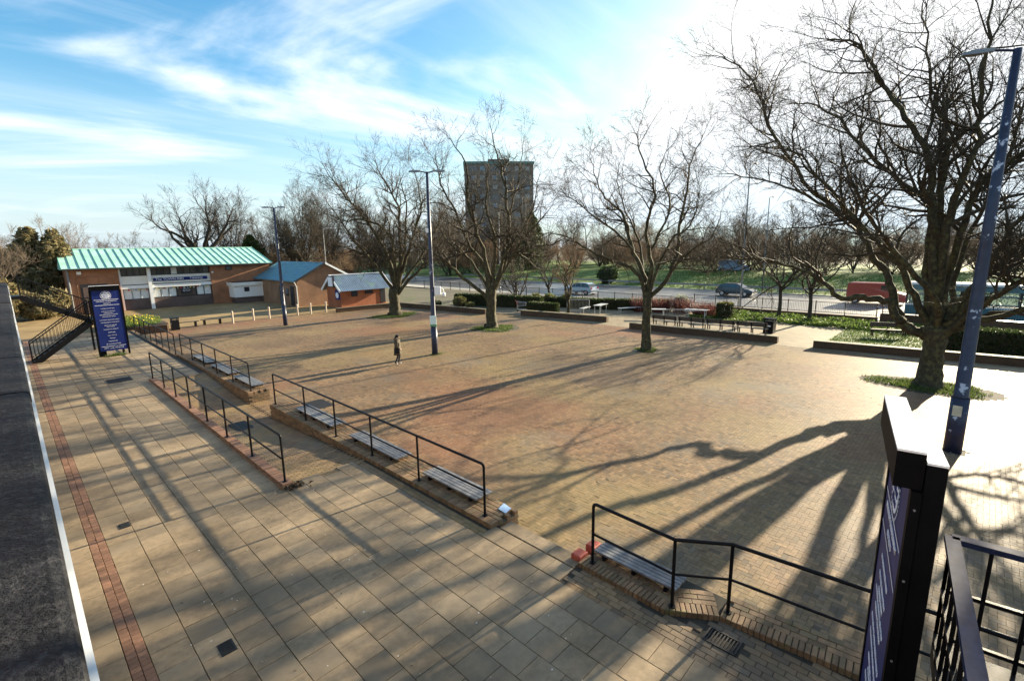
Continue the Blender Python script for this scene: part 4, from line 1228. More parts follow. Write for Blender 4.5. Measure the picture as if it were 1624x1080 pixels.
MB().box(tuple(p - q * 0.12 + bk * 0.06 + Vector((0, 0, 6.9))), (0.12, 0.14, 0.24), rz=HEAD).build('sensor_box', m_white, L2)
lamp('left lamp post between bollards and square, twin lanterns above the trees', 15.5, 40.34, 9.2, [(d_[0], d_[1], 0.3), (-d_[0], -d_[1], 0.3)], r=0.13)
L3 = lamp('near lamp post at the right edge with white paint scars and one lantern leftwards', 18.3, 0.08, 10.6, [(-0.3, 0.95, 0.45)], r=0.17)
p = Vector((18.3, 0.08, ZP))
MB().box(tuple(p + Vector((-0.21, 0.03, 1.25))), (0.02, 0.2, 0.3), rz=-0.1).build('number_plate', mat('buff_plate', (0.55, 0.5, 0.36), rough=0.6), L3)

# ------------------------------------------------------------------ pub
t = thing('town_pub', 'two-storey brick pub with long green copper roof and white panels', 'pub', (14, 66, ZP))
YF = 64.0
MB().box((6.52, YF + 4.6, 1.88), (4.0, 9.2, 4.46)).build('wall', m_pubbrick, t)               # X 4.52-8.52
MB().box((20.1, YF + 4.6, 1.88), (6.5, 9.2, 4.46)).build('wall', m_pubbrick, t)               # 16.85-23.35
MB().box((12.685, YF + 4.9, 1.88), (8.33, 8.6, 4.46)).build('wall', m_pubbrick, t)            # recessed middle
MB().box((12.685, YF + 0.42, 0.2), (8.33, 0.36, 1.1)).build('plinth', m_bluebrick, t)
MB().box((12.685, YF + 0.33, 2.05), (8.33, 0.42, 0.34)).build('floor_beam', m_white, t)
MB().box((12.685, YF + 0.45, 2.74), (8.33, 0.28, 0.86)).build('spandrel_panel', m_cream, t)
MB().box((11.06, YF + 0.10, 1.88), (0.30, 0.36, 4.46)).build('column', m_white, t)
MB().box((8.62, YF + 0.36, 1.88), (0.16, 0.3, 4.44)).build('column', m_white, t)
def window(x0, x1, z0, z1, y, n, parent, curtain=False, fw=0.06):
    f = MB()
    f.box(((x0 + x1) / 2, y, z1 - fw / 2), (x1 - x0, 0.10, fw)).box(((x0 + x1) / 2, y, z0 + fw / 2), (x1 - x0, 0.10, fw))
    for i in range(n + 1):
        f.box((x0 + (x1 - x0) * i / n, y - 0.002, (z0 + z1) / 2), (fw, 0.10, z1 - z0 - 2 * fw))
    w = f.build('window', m_dkframe, parent)
    for i in range(n):
        a, b = x0 + (x1 - x0) * i / n + fw / 2, x0 + (x1 - x0) * (i + 1) / n - fw / 2
        cur = curtain[i] if isinstance(curtain, (list, tuple)) else curtain
        MB().box(((a + b) / 2, y + 0.02, (z0 + z1) / 2), (b - a, 0.02, z1 - z0 - 2 * fw)).build('pane', m_curtain if cur else m_glass, w)
    return w
window(8.75, 10.88, 3.18, 4.06, YF + 0.42, 4, t)
window(11.24, 16.8, 3.18, 4.06, YF + 0.42, 9, t, [0, 0, 0, 1, 0, 0, 0, 0, 0])
window(8.75, 10.88, 0.78, 1.86, YF + 0.42, 3, t, [1, 1, 1], fw=0.03)
window(11.24, 13.4, 0.78, 1.86, YF + 0.42, 3, t, [1, 1, 1])
window(13.45, 15.3, 0.78, 1.86, YF + 0.42, 1, t)
window(15.35, 16.8, 0.78, 1.86, YF + 0.42, 2, t, [1, 1])
window(18.42, 19.08, 3.45, 3.92, YF - 0.03, 1, t)
cols_ = [(0.75, 0.72, 0.5), (0.6, 0.06, 0.08), (0.8, 0.8, 0.8), (0.1, 0.3, 0.6), (0.8, 0.6, 0.1)]
mfl = [mat('bunting_cloth', c, rough=0.7, var=0.05) for c in cols_]
for i in range(26):
    x = 8.8 + i * 0.31
    if abs(x - 11.06) < 0.18: continue
    z = 1.84 - 0.06 * math.sin(i * 0.7) ** 2
    MB().add([(x, YF + .30, z), (x + .16, YF + .30, z), (x + .08, YF + .29, z - .2)], [(0, 2, 1)]).build('bunting_flag', mfl[i % 5], t)
# fascia sign
MB().box((13.95, YF + 0.24, 2.72), (5.1, 0.12, 0.34)).build('fascia_sign', m_navy, t)
text('The TOWN INN', 0.36, m_letter, t, (11.6, YF + 0.175, 2.72), (1, 0, 0), (0, 0, 1), 'LEFT')
text('Takeaway', 0.32, m_letter, t, (15.4, YF + 0.175, 2.74), (1, 0, 0), (0, 0, 1))
p_ = MB().box((14.35, YF + 0.36, 1.38), (0.95, 0.02, 0.72)).build('window_poster', m_dkframe, t)
text('Pub and', 0.2, m_letter, p_, (14.35, YF + 0.345, 1.6), (1, 0, 0), (0, 0, 1))
text('Bar food', 0.2, m_letter, p_, (14.35, YF + 0.345, 1.36), (1, 0, 0), (0, 0, 1))
# entrance
MB().box((6.45, YF - 0.04, 1.12), (2.1, 0.1, 2.9)).build('door_frame', m_dkframe, t)
dr = MB().box((6.0, YF - 0.10, 1.0), (0.9, 0.05, 2.6)).build('door', m_bluebrick, t)
MB().box((6.36, YF - 0.14, 0.85), (0.04, 0.06, 0.3)).build('handle', m_grey, dr)
dr = MB().box((6.92, YF - 0.10, 1.0), (0.9, 0.05, 2.6)).build('door', m_bluebrick, t)
MB().box((6.56, YF - 0.14, 0.85), (0.04, 0.06, 0.3)).build('handle', m_grey, dr)
MB().tube([(4.62, YF - 0.12, -.35), (4.62, YF - 0.12, 4.1)], 0.09, 8).build('downpipe', m_grey, t)
MB().tube([(5.2, YF - 0.06, -.35), (5.2, YF - 0.06, 3.3), (6.9, YF - 0.06, 3.3), (6.9, YF - 0.06, 2.7)], 0.035, 6).build('conduit', m_wingbrick, t)
MB().box((5.45, YF - 0.08, 3.7), (0.34, 0.2, 0.28)).build('floodlight', m_white, t)
MB().lathe((17.0, YF - 0.16, 3.15), [(0.03, 0), (0.12, .06), (0.14, .16), (0.06, .22)], 10).build('wall_lamp', m_cream, t)
# projecting white bay
b_ = MB().box((20.75, YF - 0.9, 0.98), (4.4, 1.8, 1.32)).build('bay', m_white, t)
MB().box((20.75, YF - 0.95, 1.83), (4.8, 2.1, 0.38)).build('bay_roof', m_cream, t)
MB().box((20.75, YF - 0.94, 2.05), (4.5, 1.8, 0.06)).build('bay_felt', m_dkframe, t)
MB().box((20.75, YF - 0.85, -0.02), (4.1, 1.6, 0.67)).build('bay_plinth', m_bluebrick, t)
MB().box((19.9, YF - 1.81, 1.2), (0.55, 0.05, 0.5)).build('bay_hatch', m_dkframe, t)
# copper roof
XL, XR_ = 4.2, 23.55
ye, zr, yr, ze = YF - 0.5, 6.0, YF + 6.0, 4.16
rf = MB()
# ridge is shorter than the eaves: hipped ends
rl, rr_ = 4.42, 23.6
rf.add([(XL, ye, ze), (XR_, ye, ze), (rr_, yr, zr), (rl, yr, zr), (XL, 2 * yr - ye, ze), (XR_, 2 * yr - ye, ze),
        (XL, ye, ze - 0.12), (XR_, ye, ze - 0.12), (XL, 2 * yr - ye, ze - 0.12), (XR_, 2 * yr - ye, ze - 0.12)],
       [(0, 1, 2, 3), (3, 2, 5, 4), (0, 3, 4), (1, 5, 2), (6, 7, 1, 0), (8, 9, 7, 6), (5, 9, 8, 4), (0, 4, 8, 6), (7, 9, 5, 1)])
rf_o = rf.build('roof', m_copper, t)
m_seam = mat('copper_seam', (0.09, 0.30, 0.24), rough=0.5, var=0.1)
for i in range(29):
    f = i / 28
    a = Vector((XL + (XR_ - XL) * f, ye, ze + 0.02)); b = Vector((rl + (rr_ - rl) * f, yr, zr + 0.02))
    MB().beam(a, b, 0.035, 0.08).build('standing_seam', m_seam, rf_o)
MB().tube([(rl, yr, zr + 0.03), (rr_, yr, zr + 0.03)], 0.07, 6).build('ridge_roll', m_copper, rf_o)
MB().box(((XL + XR_) / 2, ye - 0.06, ze - 0.1), (XR_ - XL, 0.13, 0.14)).build('gutter', m_dkframe, t)

# wing with blue slate roof
t = thing('brick_wing', 'single-storey brown brick wing with blue slate gable roof joined to the pub', 'building', (25, 57, ZP))
YG = 52.4; x0, x1, xm, zeL, zap = 21.7, 27.9, 24.8, 2.45, 4.15
MB().prism([(x0, -.4), (x1, -.4), (x1, zeL), (xm, zap - 0.08), (x0, zeL)], lambda x, z, y: (x, y, z), YG + 12.0, YG).build('wall', m_wingbrick, t)
for sg, xe in ((-1, x0 - 0.35), (1, x1 + 0.35)):
    zl_ = zeL - 0.16
    rfm = MB().add([(xe, YG - 0.35, zl_), (xm, YG - 0.35, zap), (xm, YG + 12.2, zap), (xe, YG + 12.2, zl_), (xe, YG - 0.35, zl_ + .12), (xm, YG - 0.35, zap + .12), (xm, YG + 12.2, zap + .12), (xe, YG + 12.2, zl_ + .12)],
                   [(0, 1, 2, 3), (4, 7, 6, 5), (0, 4, 5, 1), (3, 2, 6, 7), (0, 3, 7, 4)])
    ro_ = rfm.build('roof', m_slate, t)
    for j in range(12):                                    # slate courses
        f = (j + 0.5) / 12
        x = xe + (xm - xe) * f; z = zl_ + .128 + (zap - zl_) * f
        MB().beam((x, YG - 0.34, z), (x, YG + 12.1, z), 0.05, 0.02).build('slate_course', m_slate, ro_)
    MB().beam((xe, YG - 0.37, zl_ + 0.05), (xm, YG - 0.37, zap + 0.05), 0.05, 0.2).build('bargeboard', m_white if sg > 0 else m_dkframe, t)
MB().box((x0 - 0.03, YG + 4.2, 0.7), (0.06, 0.95, 2.1)).build('door', m_dkframe, t)
MB().box((x0 - 0.03, YG + 1.3, 0.75), (0.06, 0.9, 2.1)).build('door', m_dkframe, t)
MB().box((x0 - 0.03, YG + 2.6, 1.1), (0.06, 0.7, 0.8)).build('window', m_glass, t)
MB().tube([(x0 - 0.1, YG - 0.1, -.35), (x0 - 0.1, YG - 0.1, 1.8), (x0 - 0.4, YG - 0.3, 2.3)], 0.05, 6).build('downpipe', m_cream, t)

# kiosk
t = thing('brick_kiosk', 'small red brick kiosk with corrugated blue roof and white bargeboards', 'kiosk', (26.5, 49.5, ZP))
kx0, kx1, ky0, ky1 = 24.1, 29.3, 47.6, 50.6
m_kbrick = brickmat('kiosk_brick', (0.40, 0.125, 0.055), (0.32, 0.095, 0.045), (0.30, 0.2, 0.13))
zw, zk = 1.62, 2.95
MB().prism([(ky0, -.4), (ky1, -.4), (ky1, zw), ((ky0 + ky1) / 2, zk - .1), (ky0, zw)], lambda y, z, x: (x, y, z), kx0, kx1).build('wall', m_kbrick, t)
ym = (ky0 + ky1) / 2
for sg, yv in ((-1, ky0 - 0.55), (1, ky1 + 0.55)):
    n = 60; V = []; F = []
    for i in range(n + 1):
        x = kx0 - 0.35 + (kx1 - kx0 + 1.0) * i / n
        dz = 0.02 * (1 if i % 2 else -1)
        V += [(x, yv, 1.40 + dz), (x, ym, zk + 0.03 + dz)]
    F = [(2 * i, 2 * i + 2, 2 * i + 3, 2 * i + 1) for i in range(n)]
    MB().add(V, F).build('roof', m_corr, t)
    for x, m_ in ((kx0 - 0.36, m_white), (kx1 + 0.66, m_white)):
        MB().beam((x, yv, 1.38), (x, ym, zk + 0.02), 0.05, 0.24).build('bargeboard', m_, t)
MB().box((kx0 + 2.7, ym, zk + 0.06), (kx1 - kx0 + 1.0, 0.24, 0.06)).build('ridge_cap', m_sheet, t)
MB().box((kx0 - 0.05, ym - 0.9, 1.0), (0.08, 0.9, 1.0)).build('hatch', m_navy, t)
hd = MB().lathe((0, 0, 0), [(0.3, 0), (0.3, 0.03)], 20)
hd.v = [(kx0 - 0.1 - z, ym - 0.9 + x, 0.95 + y) for x, y, z in hd.v]
hd.build('hatch_logo', m_letter, t)
MB().box((kx0 - 0.45, ym - 0.3, 2.35), (0.08, 0.9, 0.95)).build('hanging_sign', m_letter, t)
MB().box((kx0 - 0.36, ym - 0.3, 2.35), (0.09, 1.3, 1.15)).build('sign_board', m_dkframe, t)
MB().box((kx0 + 1.5, ky0 - 0.03, 1.05), (0.7, 0.06, 0.6)).build('window', m_dkframe, t)
MB().box((kx0 + 3.2, ky0 - 0.03, 1.1), (0.9, 0.06, 0.35)).build('window', m_dkframe, t)
MB().box((kx1 - 0.35, ky0 - 0.03, 0.6), (0.6, 0.06, 1.5)).build('door', m_dkframe, t)
MB().box((kx1 + 0.02, ym, 0.65), (0.06, 1.0, 1.9)).build('door', m_dkframe, t)
# low wall in front of the kiosk
def low_wall(label, pts, h, w, m_face, m_cap, nm='planter_wall'):
    t = thing(nm, label, 'wall', (pts[0][0], pts[0][1], ZP))
    for (xa, ya), (xb, yb) in zip(pts[:-1], pts[1:]):
        d = Vector((xb - xa, yb - ya, 0)); L_ = d.length; d.normalize()
        MB().beam((xa, ya, ZP + h / 2 - 0.05), (xb, yb, ZP + h / 2 - 0.05), w, h - 0.02).build('wall_face', m_face, t)
        n = max(1, int(L_ / 0.6))
        for i in range(n):
            a = Vector((xa, ya, ZP + h - 0.02)) + d * (L_ * i / n + 0.006); b = Vector((xa, ya, ZP + h - 0.02)) + d * (L_ * (i + 1) / n - 0.006)
            MB().beam(a, b, w + 0.03, 0.05).build('coping', m_cap, t)
    return t
m_plbrick = brickmat('planter_brick', (0.12, 0.07, 0.042), (0.085, 0.052, 0.034), (0.08, 0.065, 0.05))
m_cap = mat('planter_coping', (0.17, 0.135, 0.085), rough=0.75, var=0.3, scale=4, col2=(0.09, 0.09, 0.04))
low_wall('low brick wall in front of the kiosk, lit along its top', [(22.0, 44.6), (27.75, 44.2)], 0.42, 0.3, m_plbrick, m_cap)
low_wall('low planter wall running from kiosk towards the second plane tree', [(28.5, 43.9), (29.9, 35.0), (30.2, 32.3)], 0.46, 0.35, m_plbrick, m_cap)
low_wall('short planter wall behind the square, below the clipped hedge and white tables', [(31.7, 29.3), (32.95, 21.2)], 0.46, 0.4, m_plbrick, m_cap)
low_wall('dark planter wall below the row of benches', [(31.5, 18.3), (32.2, 8.6)], 0.42, 0.4, m_plbrick, m_cap)
low_wall('long dark planter wall running behind the largest plane tree', [(32.1, 6.7), (33.3, -1.9), (34.6, -12.0)], 0.42, 0.4, m_plbrick, m_cap)
# ------------------------------------------------------------------ foliage
m_hedge = leafmat('hedge_leaves', (0.035, 0.06, 0.016), (0.07, 0.085, 0.025))
m_bright = leafmat('ground_cover_leaves', (0.09, 0.15, 0.03), (0.14, 0.18, 0.045), trans=0.45)
m_golden = leafmat('golden_shrub_leaves', (0.15, 0.16, 0.035), (0.20, 0.17, 0.06))
m_everg = leafmat('evergreen_sprays', (0.17, 0.16, 0.075), (0.21, 0.15, 0.075))
m_blade = leafmat('grass_blades', (0.07, 0.12, 0.022), (0.11, 0.13, 0.035), trans=0.4)
m_dog = mat('dogwood_stems', (0.15, 0.045, 0.035), rough=0.6, var=0.3, scale=2)
m_pale = leafmat('silver_leaves', (0.30, 0.33, 0.26), (0.38, 0.40, 0.30))
m_soil = mat('soil', (0.045, 0.035, 0.022), rough=0.95, var=0.3)

def leaves(name, pts, size, m, parent=None, nrm_up=0.0, aspect=1.7):
    P = np.asarray(pts, float); n = len(P)
    a = rng.normal(0, 1, (n, 3)); a /= np.linalg.norm(a, axis=1, keepdims=True)
    b = rng.normal(0, 1, (n, 3)); 
    if nrm_up: a[:, 2] *= (1 - nrm_up); b[:, 2] *= (1 - nrm_up)
    a /= np.linalg.norm(a, axis=1, keepdims=True)
    b -= a * (a * b).sum(1, keepdims=True); b /= np.linalg.norm(b, axis=1, keepdims=True)
    s = size * rng.uniform(0.6, 1.4, (n, 1))
    V = np.stack((P - a * s * aspect * .5, P + b * s * .4, P + a * s * aspect * .5, P - b * s * .4), 1).reshape(-1, 3)
    F = np.arange(4 * n).reshape(n, 4)
    org = _org(parent)
    me = np_quads(name, V, F, m, rng.random(n), org)
    return link(name, me, parent)
def blades(name, pts, h, w, m, parent=None):
    P = np.asarray(pts, float); n = len(P)
    t = rng.uniform(0, 2 * math.pi, n); lean = rng.normal(0, 0.45, (n, 2)) * h
    hh = h * rng.uniform(0.5, 1.3, n)
    dx, dy = np.cos(t) * w, np.sin(t) * w
    z0 = np.zeros(n)
    V = np.stack((P + np.stack((-dx, -dy, z0), 1), P + np.stack((dx, dy, z0), 1),
                  P + np.stack((dx * .3 + lean[:, 0], dy * .3 + lean[:, 1], hh), 1), P + np.stack((-dx * .3 + lean[:, 0], -dy * .3 + lean[:, 1], hh), 1)), 1).reshape(-1, 3)
    me = np_quads(name, V, np.arange(4 * n).reshape(n, 4), m, rng.random(n), _org(parent))
    return link(name, me, parent)

# grass round the plane trees
for i, (ox, oy, rx, ry) in enumerate(OVALS):
    n = int(2600 * rx * ry / 3) + 300
    a = rng.uniform(0, 2 * math.pi, n); r = np.sqrt(rng.random(n)) * (0.80 + 0.14 * np.sin(3 * a + i) + 0.1 * np.sin(7 * a + 2 * i) + rng.normal(0, .07, n))
    pts = np.stack((ox + rx * r * np.cos(a), oy + ry * r * np.sin(a), np.full(n, ZP - 0.01)), 1)
    g = thing('tree_grass_ring', ('worn grass ring round the kiosk-side plane tree', 'bright grass ring round the second plane tree', 'small grass patch at the foot of the slender plane tree', 'dark grass ring round the largest plane tree')[i], 'grass', (ox, oy, ZP))
    V = [(ox + rx * math.cos(k * .2094), oy + ry * math.sin(k * .2094), ZP - 0.003) for k in range(30)]
    MB().add(V, [tuple(range(30))]).build('soil', m_soil, g)
    o = blades('grass', pts, 0.11, 0.014, m_blade, g); o['kind'] = 'stuff'
# tufts round the middle lamp and the far sign
for nm, (ox, oy, rx, ry, z), lb in (('weeds', (16.7, 22.1, .7, .45, ZP), 'weeds at the foot of the middle lamp post'), ('weeds', (3.9, 34.25, .9, .35, 0.01), 'green weeds at the foot of the far blue sign')):
    n = 320
    a = rng.uniform(0, 6.28, n); r = np.abs(rng.normal(0, .45, n))
    o = blades(nm, np.stack((ox + rx * r * np.cos(a), oy + ry * r * np.sin(a), np.full(n, z)), 1), 0.05 if z < 0 else 0.13, 0.012, m_blade)
    tag(o, lb, 'weeds', kind='stuff')

def hedge(label, x0, y0, x1, y1, w, h, m=m_hedge, n=None, name='clipped_hedge', z=ZP):
    t = thing(name, label, 'hedge', ((x0 + x1) / 2, (y0 + y1) / 2, z))
    d = Vector((x1 - x0, y1 - y0, 0)); L_ = d.length; d.normalize(); q = Vector((-d.y, d.x, 0))
    c = Vector(((x0 + x1) / 2, (y0 + y1) / 2, z + h / 2 - 0.03))
    MB().beam(tuple(c - d * (L_ / 2 - .08)), tuple(c + d * (L_ / 2 - .08)), w - 0.14, h - 0.12).build('hedge_core', m_soil, t)
    n = n or int(900 * (L_ * w + 2 * L_ * h + 2 * w * h) * 0.55)
    u_, v_, k_ = rng.uniform(-.5, .5, n), rng.uniform(-.5, .5, n), rng.uniform(0, 1, n)
    face = rng.integers(0, 5, n)
    v_ = np.where(face < 1, -.5, np.where(face < 2, .5, v_)); k_ = np.where((face >= 2) & (face < 4), 1.0, k_); u_ = np.where(face == 4, np.sign(u_) * .5, u_)
    v_ += rng.normal(0, .04 / w, n); k_ += rng.normal(0, .04, n)
    D, Q = np.array(d), np.array(q)
    P_ = np.array((c.x, c.y, z)) + u_[:, None] * L_ * D + v_[:, None] * w * Q + np.stack((np.zeros(n), np.zeros(n), k_ * h), 1)
    P_[:, 2] = np.maximum(P_[:, 2], z + 0.02)
    leaves('foliage', P_, 0.075, m, t)
    return t
def blob_pts(c, r, n):
    a = rng.normal(0, 1, (n, 3)); a /= np.linalg.norm(a, axis=1, keepdims=True)
    a *= (rng.random((n, 1)) ** 0.22) * (0.88 + 0.14 * np.sin(a[:, :1] * 7 + c[0]) * np.cos(a[:, 1:2] * 6 + c[1]))
    p = np.array(c) + a * np.array(r)
    return p
def shrub(label, c, r, m, n=1500, size=0.08, name='shrub'):
    t = thing(name, label, 'shrub', (c[0], c[1], ZP))
    MB().lathe((c[0], c[1], ZP - 0.02), [(r[0] * .3, 0), (r[0] * .68, r[2] * .5), (r[0] * .72, r[2]), (r[0] * .5, r[2] * 1.5), (0.02, r[2] * 1.75)], 10).build('stems', m_soil, t)
    p = blob_pts((c[0], c[1], ZP + r[2]), r, n); p[:, 2] = np.maximum(p[:, 2], ZP + .02)
    leaves('foliage', p, size, m, t)
    return t
hedge('long dark hedge behind the left planter wall', 33.6, 40.5, 36.4, 31.0, 0.9, 1.1)
hedge('clipped dark hedge above the short planter wall', 34.2, 30.6, 34.6, 27.6, 0.8, 0.85)
hedge('hedge along the yard centre behind white tables', 38.6, 31.5, 39.6, 26.2, 1.1, 0.9)
hedge('hedge curving behind the white tables towards the red stems', 39.7, 26.0, 42.2, 20.6, 1.0, 0.95)
hedge('dark hedge at the right edge behind the largest plane tree', 36.4, 1.5, 38.0, -9.0, 1.3, 1.15)
shrub('pale green domed shrub in the left planter', (32.0, 38.2), (0.85, 0.85, 0.62), m_golden, 2600, 0.06)
shrub('smaller pale shrub beside the domed one in the left planter', (32.3, 36.9), (0.6, 0.6, 0.35), m_golden, 1300, 0.06)
shrub('low golden shrub left of the domed shrub', (31.0, 40.6), (0.6, 0.6, 0.35), m_hedge, 1200, 0.06)
shrub('dark shrub beside the second plane trunk', (36.2, 37.0), (0.9, 0.9, 0.55), m_golden, 1600, 0.07)
for i, (x, y) in enumerate(((38.3, 33.4), (38.8, 32.0), (39.2, 30.2))):
    shrub(('first', 'second', 'third')[i] + ' of three gold-topped shrubs by the road fence', (x, y), (0.75, 0.75, 0.65), m_golden if i != 1 else m_golden, 1700, 0.08)
shrub('dark low shrub at the foot of the multi-stemmed tree', (36.2, 34.6), (1.1, 1.1, 0.35), m_hedge, 1800, 0.07)
shrub('silver-leaved shrub among red stems by the road fence', (42.4, 19.6), (0.9, 0.9, 0.8), m_pale, 2200, 0.08)
shrub('yellow-green leafy shrub beside the lamp post at the right', (38.0, 0.6), (1.0, 1.0, 0.55), m_golden, 1500, 0.12)
shrub('dark evergreen clump on the far verge behind the slender plane tree', (66.5, 43.0), (1.9, 1.9, 1.5), m_hedge, 2600, 0.16)
shrub('small round evergreen on the far verge', (70.0, 38.0), (1.3, 1.3, 1.1), m_hedge, 1800, 0.15)
# ivy-clad round planter with golden top
t = thing('ivy_planter', 'dark ivy-covered drum planter with golden top in the yard', 'planter', (40.4, 14.9, ZP))
MB().lathe((40.4, 14.9, ZP - 0.02), [(0.5, 0), (0.55, 0.6), (0.62, 1.2)], 12).build('drum', m_soil, t)
p = np.stack([rng.uniform(0, 6.28, 1600), rng.uniform(0, 1.2, 1600)], 1)
leaves('ivy', np.stack((40.4 + .64 * np.cos(p[:, 0]), 14.9 + .64 * np.sin(p[:, 0]), ZP + p[:, 1] + .03), 1), 0.07, m_hedge, t)
leaves('top_growth', blob_pts((40.4, 14.9, ZP + 1.22), (0.68, 0.68, 0.14), 1000), 0.07, m_golden, t)
# red dogwood stems
def stems(label, c, r, h, n, m, name='dogwood_shrub'):
    t = thing(name, label, 'shrub', (c[0], c[1], ZP))
    T_ = Tubes()
    for i in range(n):
        a = random.uniform(0, 6.28); q = math.sqrt(random.random()) * r
        b = np.array((c[0] + q * math.cos(a) * .6, c[1] + q * math.sin(a) * .6, ZP - 0.02))
        e = np.array((c[0] + q * math.cos(a) + random.gauss(0, .2), c[1] + q * math.sin(a) + random.gauss(0, .2), ZP + h * random.uniform(.6, 1.1)))
        T_.add(np.stack((b, (b + e) / 2 + rng.normal(0, .05, 3), e)) - np.array((c[0], c[1], ZP)), np.array((.014, .011, .006)), 3)
    link('stems', T_.mesh('stems', m), t)
for i, (x, y) in enumerate(((40.3, 22.3), (40.9, 20.6), (41.3, 18.9), (41.2, 17.1), (40.2, 16.4))):
    stems(('leftmost', 'second', 'middle', 'fourth', 'rightmost')[i] + ' of the red-stemmed dogwood shrubs by the road fence', (x, y), 1.15, 1.3 if i < 3 else 1.1, 260, m_dog)

# ground cover in the yard, lawns
def patch(name, label, x0, x1, y0, y1, n, size, m, z=ZP, kind='stuff', h=0.22):
    P_ = np.stack((rng.uniform(x0, x1, n), rng.uniform(y0, y1, n), z + rng.random(n) ** 1.5 * h), 1)
    P_[:, 2] += 0.1 * np.sin(P_[:, 0] * 2.2) * np.cos(P_[:, 1] * 1.7)
    P_[:, 2] = np.maximum(P_[:, 2], z + 0.01)
    o = leaves(name, P_, size, m)
    return tag(o, label, 'ground cover', kind=kind)
patch('ground_cover', 'sunlit leafy ground cover under the young trees', 40.4, 44.3, 2.0, 16.8, 16000, 0.10, m_bright, h=0.3)
patch('ground_cover', 'leafy ground cover below the benches', 38.6, 40.3, 13.0, 17.5, 2200, 0.09, m_bright, h=0.2)
sheet('lawn_by_bench', 33.3, 40.4, -12, 6.6, ZP + 0.002, m_grass)
sheet('lawn_behind_planter', 30.6, 45.0, 35.5, 60, ZP + 0.002, m_earth)
P_ = np.stack((rng.uniform(33.4, 40.3, 9000), rng.uniform(-3, 6.5, 9000), np.full(9000, ZP)), 1)
o = blades('lawn_grass', P_, 0.09, 0.018, m_blade); tag(o, 'short lawn grass round the lone bench', 'grass', kind='stuff')

# ------------------------------------------------------------------ road, verge, fence
m_verge = mat('verge_grass', (0.09, 0.15, 0.035), rough=0.85, var=0.3, scale=0.5, col2=(0.15, 0.20, 0.05), spec=0.15, bump=0.7, bscale=8)
sheet('footway', 45.6, 48.6, -60, 130, -0.40, m_concrete)
sheet('road', 48.6, 65.0, -90, 160, -0.46, m_asphalt)
o = MB().box((48.66, 35, -0.42), (0.15, 190, 0.13)).build('kerb', m_concrete); o['kind'] = 'structure'
o = MB().box((65.0, 35, -0.40), (0.15, 190, 0.14)).build('kerb', m_concrete); o['kind'] = 'structure'
sheet('left_access_road', -60, 3.5, 76, 86, -0.44, m_asphalt)
# painted lane marks
m_line = mat('road_paint', (0.72, 0.72, 0.70), rough=0.6, var=0.12, scale=3)
mk = bpy.data.meshes['kerb']
for i in range(26):
    o = MB().box((56.8, -30 + i * 4.5, -0.453), (0.12, 2.0, 0.006)).build('lane_mark', m_line, bpy.data.objects['road'])
# sloping green bank
n = 40
V = []; F = []
for i in range(n + 1):
    y = -90 + 250 * i / n
    for x, z in ((65.08, -0.34), (70, -0.1), (78, 0.5), (88, 0.9), (130, 1.0)):
        V.append((x, y, z + (0.25 * math.sin(y * .09) * math.cos(x * .12) if x > 66 else 0)))
for i in range(n):
    for k in range(4): F.append((i * 5 + k, (i + 1) * 5 + k, (i + 1) * 5 + k + 1, i * 5 + k + 1))
o = MB().add(V, [tuple(reversed(f)) for f in F]).build('verge', m_verge, smooth=True); o['kind'] = 'structure'
P_ = np.stack((rng.uniform(65.3, 84, 9000), rng.uniform(-5, 75, 9000), np.full(9000, -0.1)), 1)
P_[:, 2] = np.interp(P_[:, 0], (65.08, 70, 78, 88), (-.34, -.1, .5, .9))
o = blades('verge_tufts', P_, 0.2, 0.05, m_blade); tag(o, 'rough grass tufts on the green verge across the road', 'grass', kind='stuff')

def fence(label, x, y0, y1, z, h, step, pitch):
    t = thing('road_fence', label, 'fence', (x, (y0 + y1) / 2, z))
    n = int((y1 - y0) / step)
    for i in range(n + 1):
        y = y0 + (y1 - y0) * i / n
        MB().box((x, y, z + h / 2 + 0.02), (0.06, 0.06, h + 0.1)).build('post', m_black, t)
    for dz in (0.12, h - 0.04):
        MB().box((x, (y0 + y1) / 2, z + dz), (0.03, y1 - y0, 0.04)).build('rail', m_black, t)
    me = MB().box((0, 0, h / 2), (0.014, 0.014, h - 0.16)).mesh('bar', m_black)
    m = int((y1 - y0) / pitch)
    if m <= 300:
        for i in range(m):
            o = bpy.data.objects.new('bar', me); COL.objects.link(o); o.parent = t
            o.location = Vector((x, y0 + (i + .5) * (y1 - y0) / m, z)) - ORG[t.name]
    return t
t = MB().box((45.05, 12.5, ZP + 0.19), (0.3, 14.2, 0.42)).build('fence_wall', m_plbrick); tag(t, 'low dark wall under the black road fence', 'wall')
fence('black bar fence on the low wall beside the road', 45.05, 5.5, 19.5, ZP + 0.40, 0.95, 1.95, 0.12)
fence('black bar fence along the road behind hedges and plane trees', 45.05, 19.7, 62.0, ZP, 1.05, 2.1, 0.16)
t = MB().box((45.3, -3.6, ZP + 0.32), (0.35, 17.8, 0.72)).build('fence_wall', m_plbrick); tag(t, 'taller dark wall behind the lone bench at the right', 'wall')
fence('black bar fence on the taller wall at the right', 45.3, -12.4, 5.2, ZP + 0.68, 0.95, 1.95, 0.12)
t = thing('far_guard_rail', 'grey guard rail along the far side of the road', 'guard rail', (65.4, 30, -0.34))
for i in range(30):
    MB().box((65.5, -12 + i * 3.0, 0.0), (0.1, 0.1, 0.75)).build('post', m_grey, t)
MB().box((65.42, 31.5, 0.28), (0.06, 90, 0.24)).build('beam', m_grey, t)

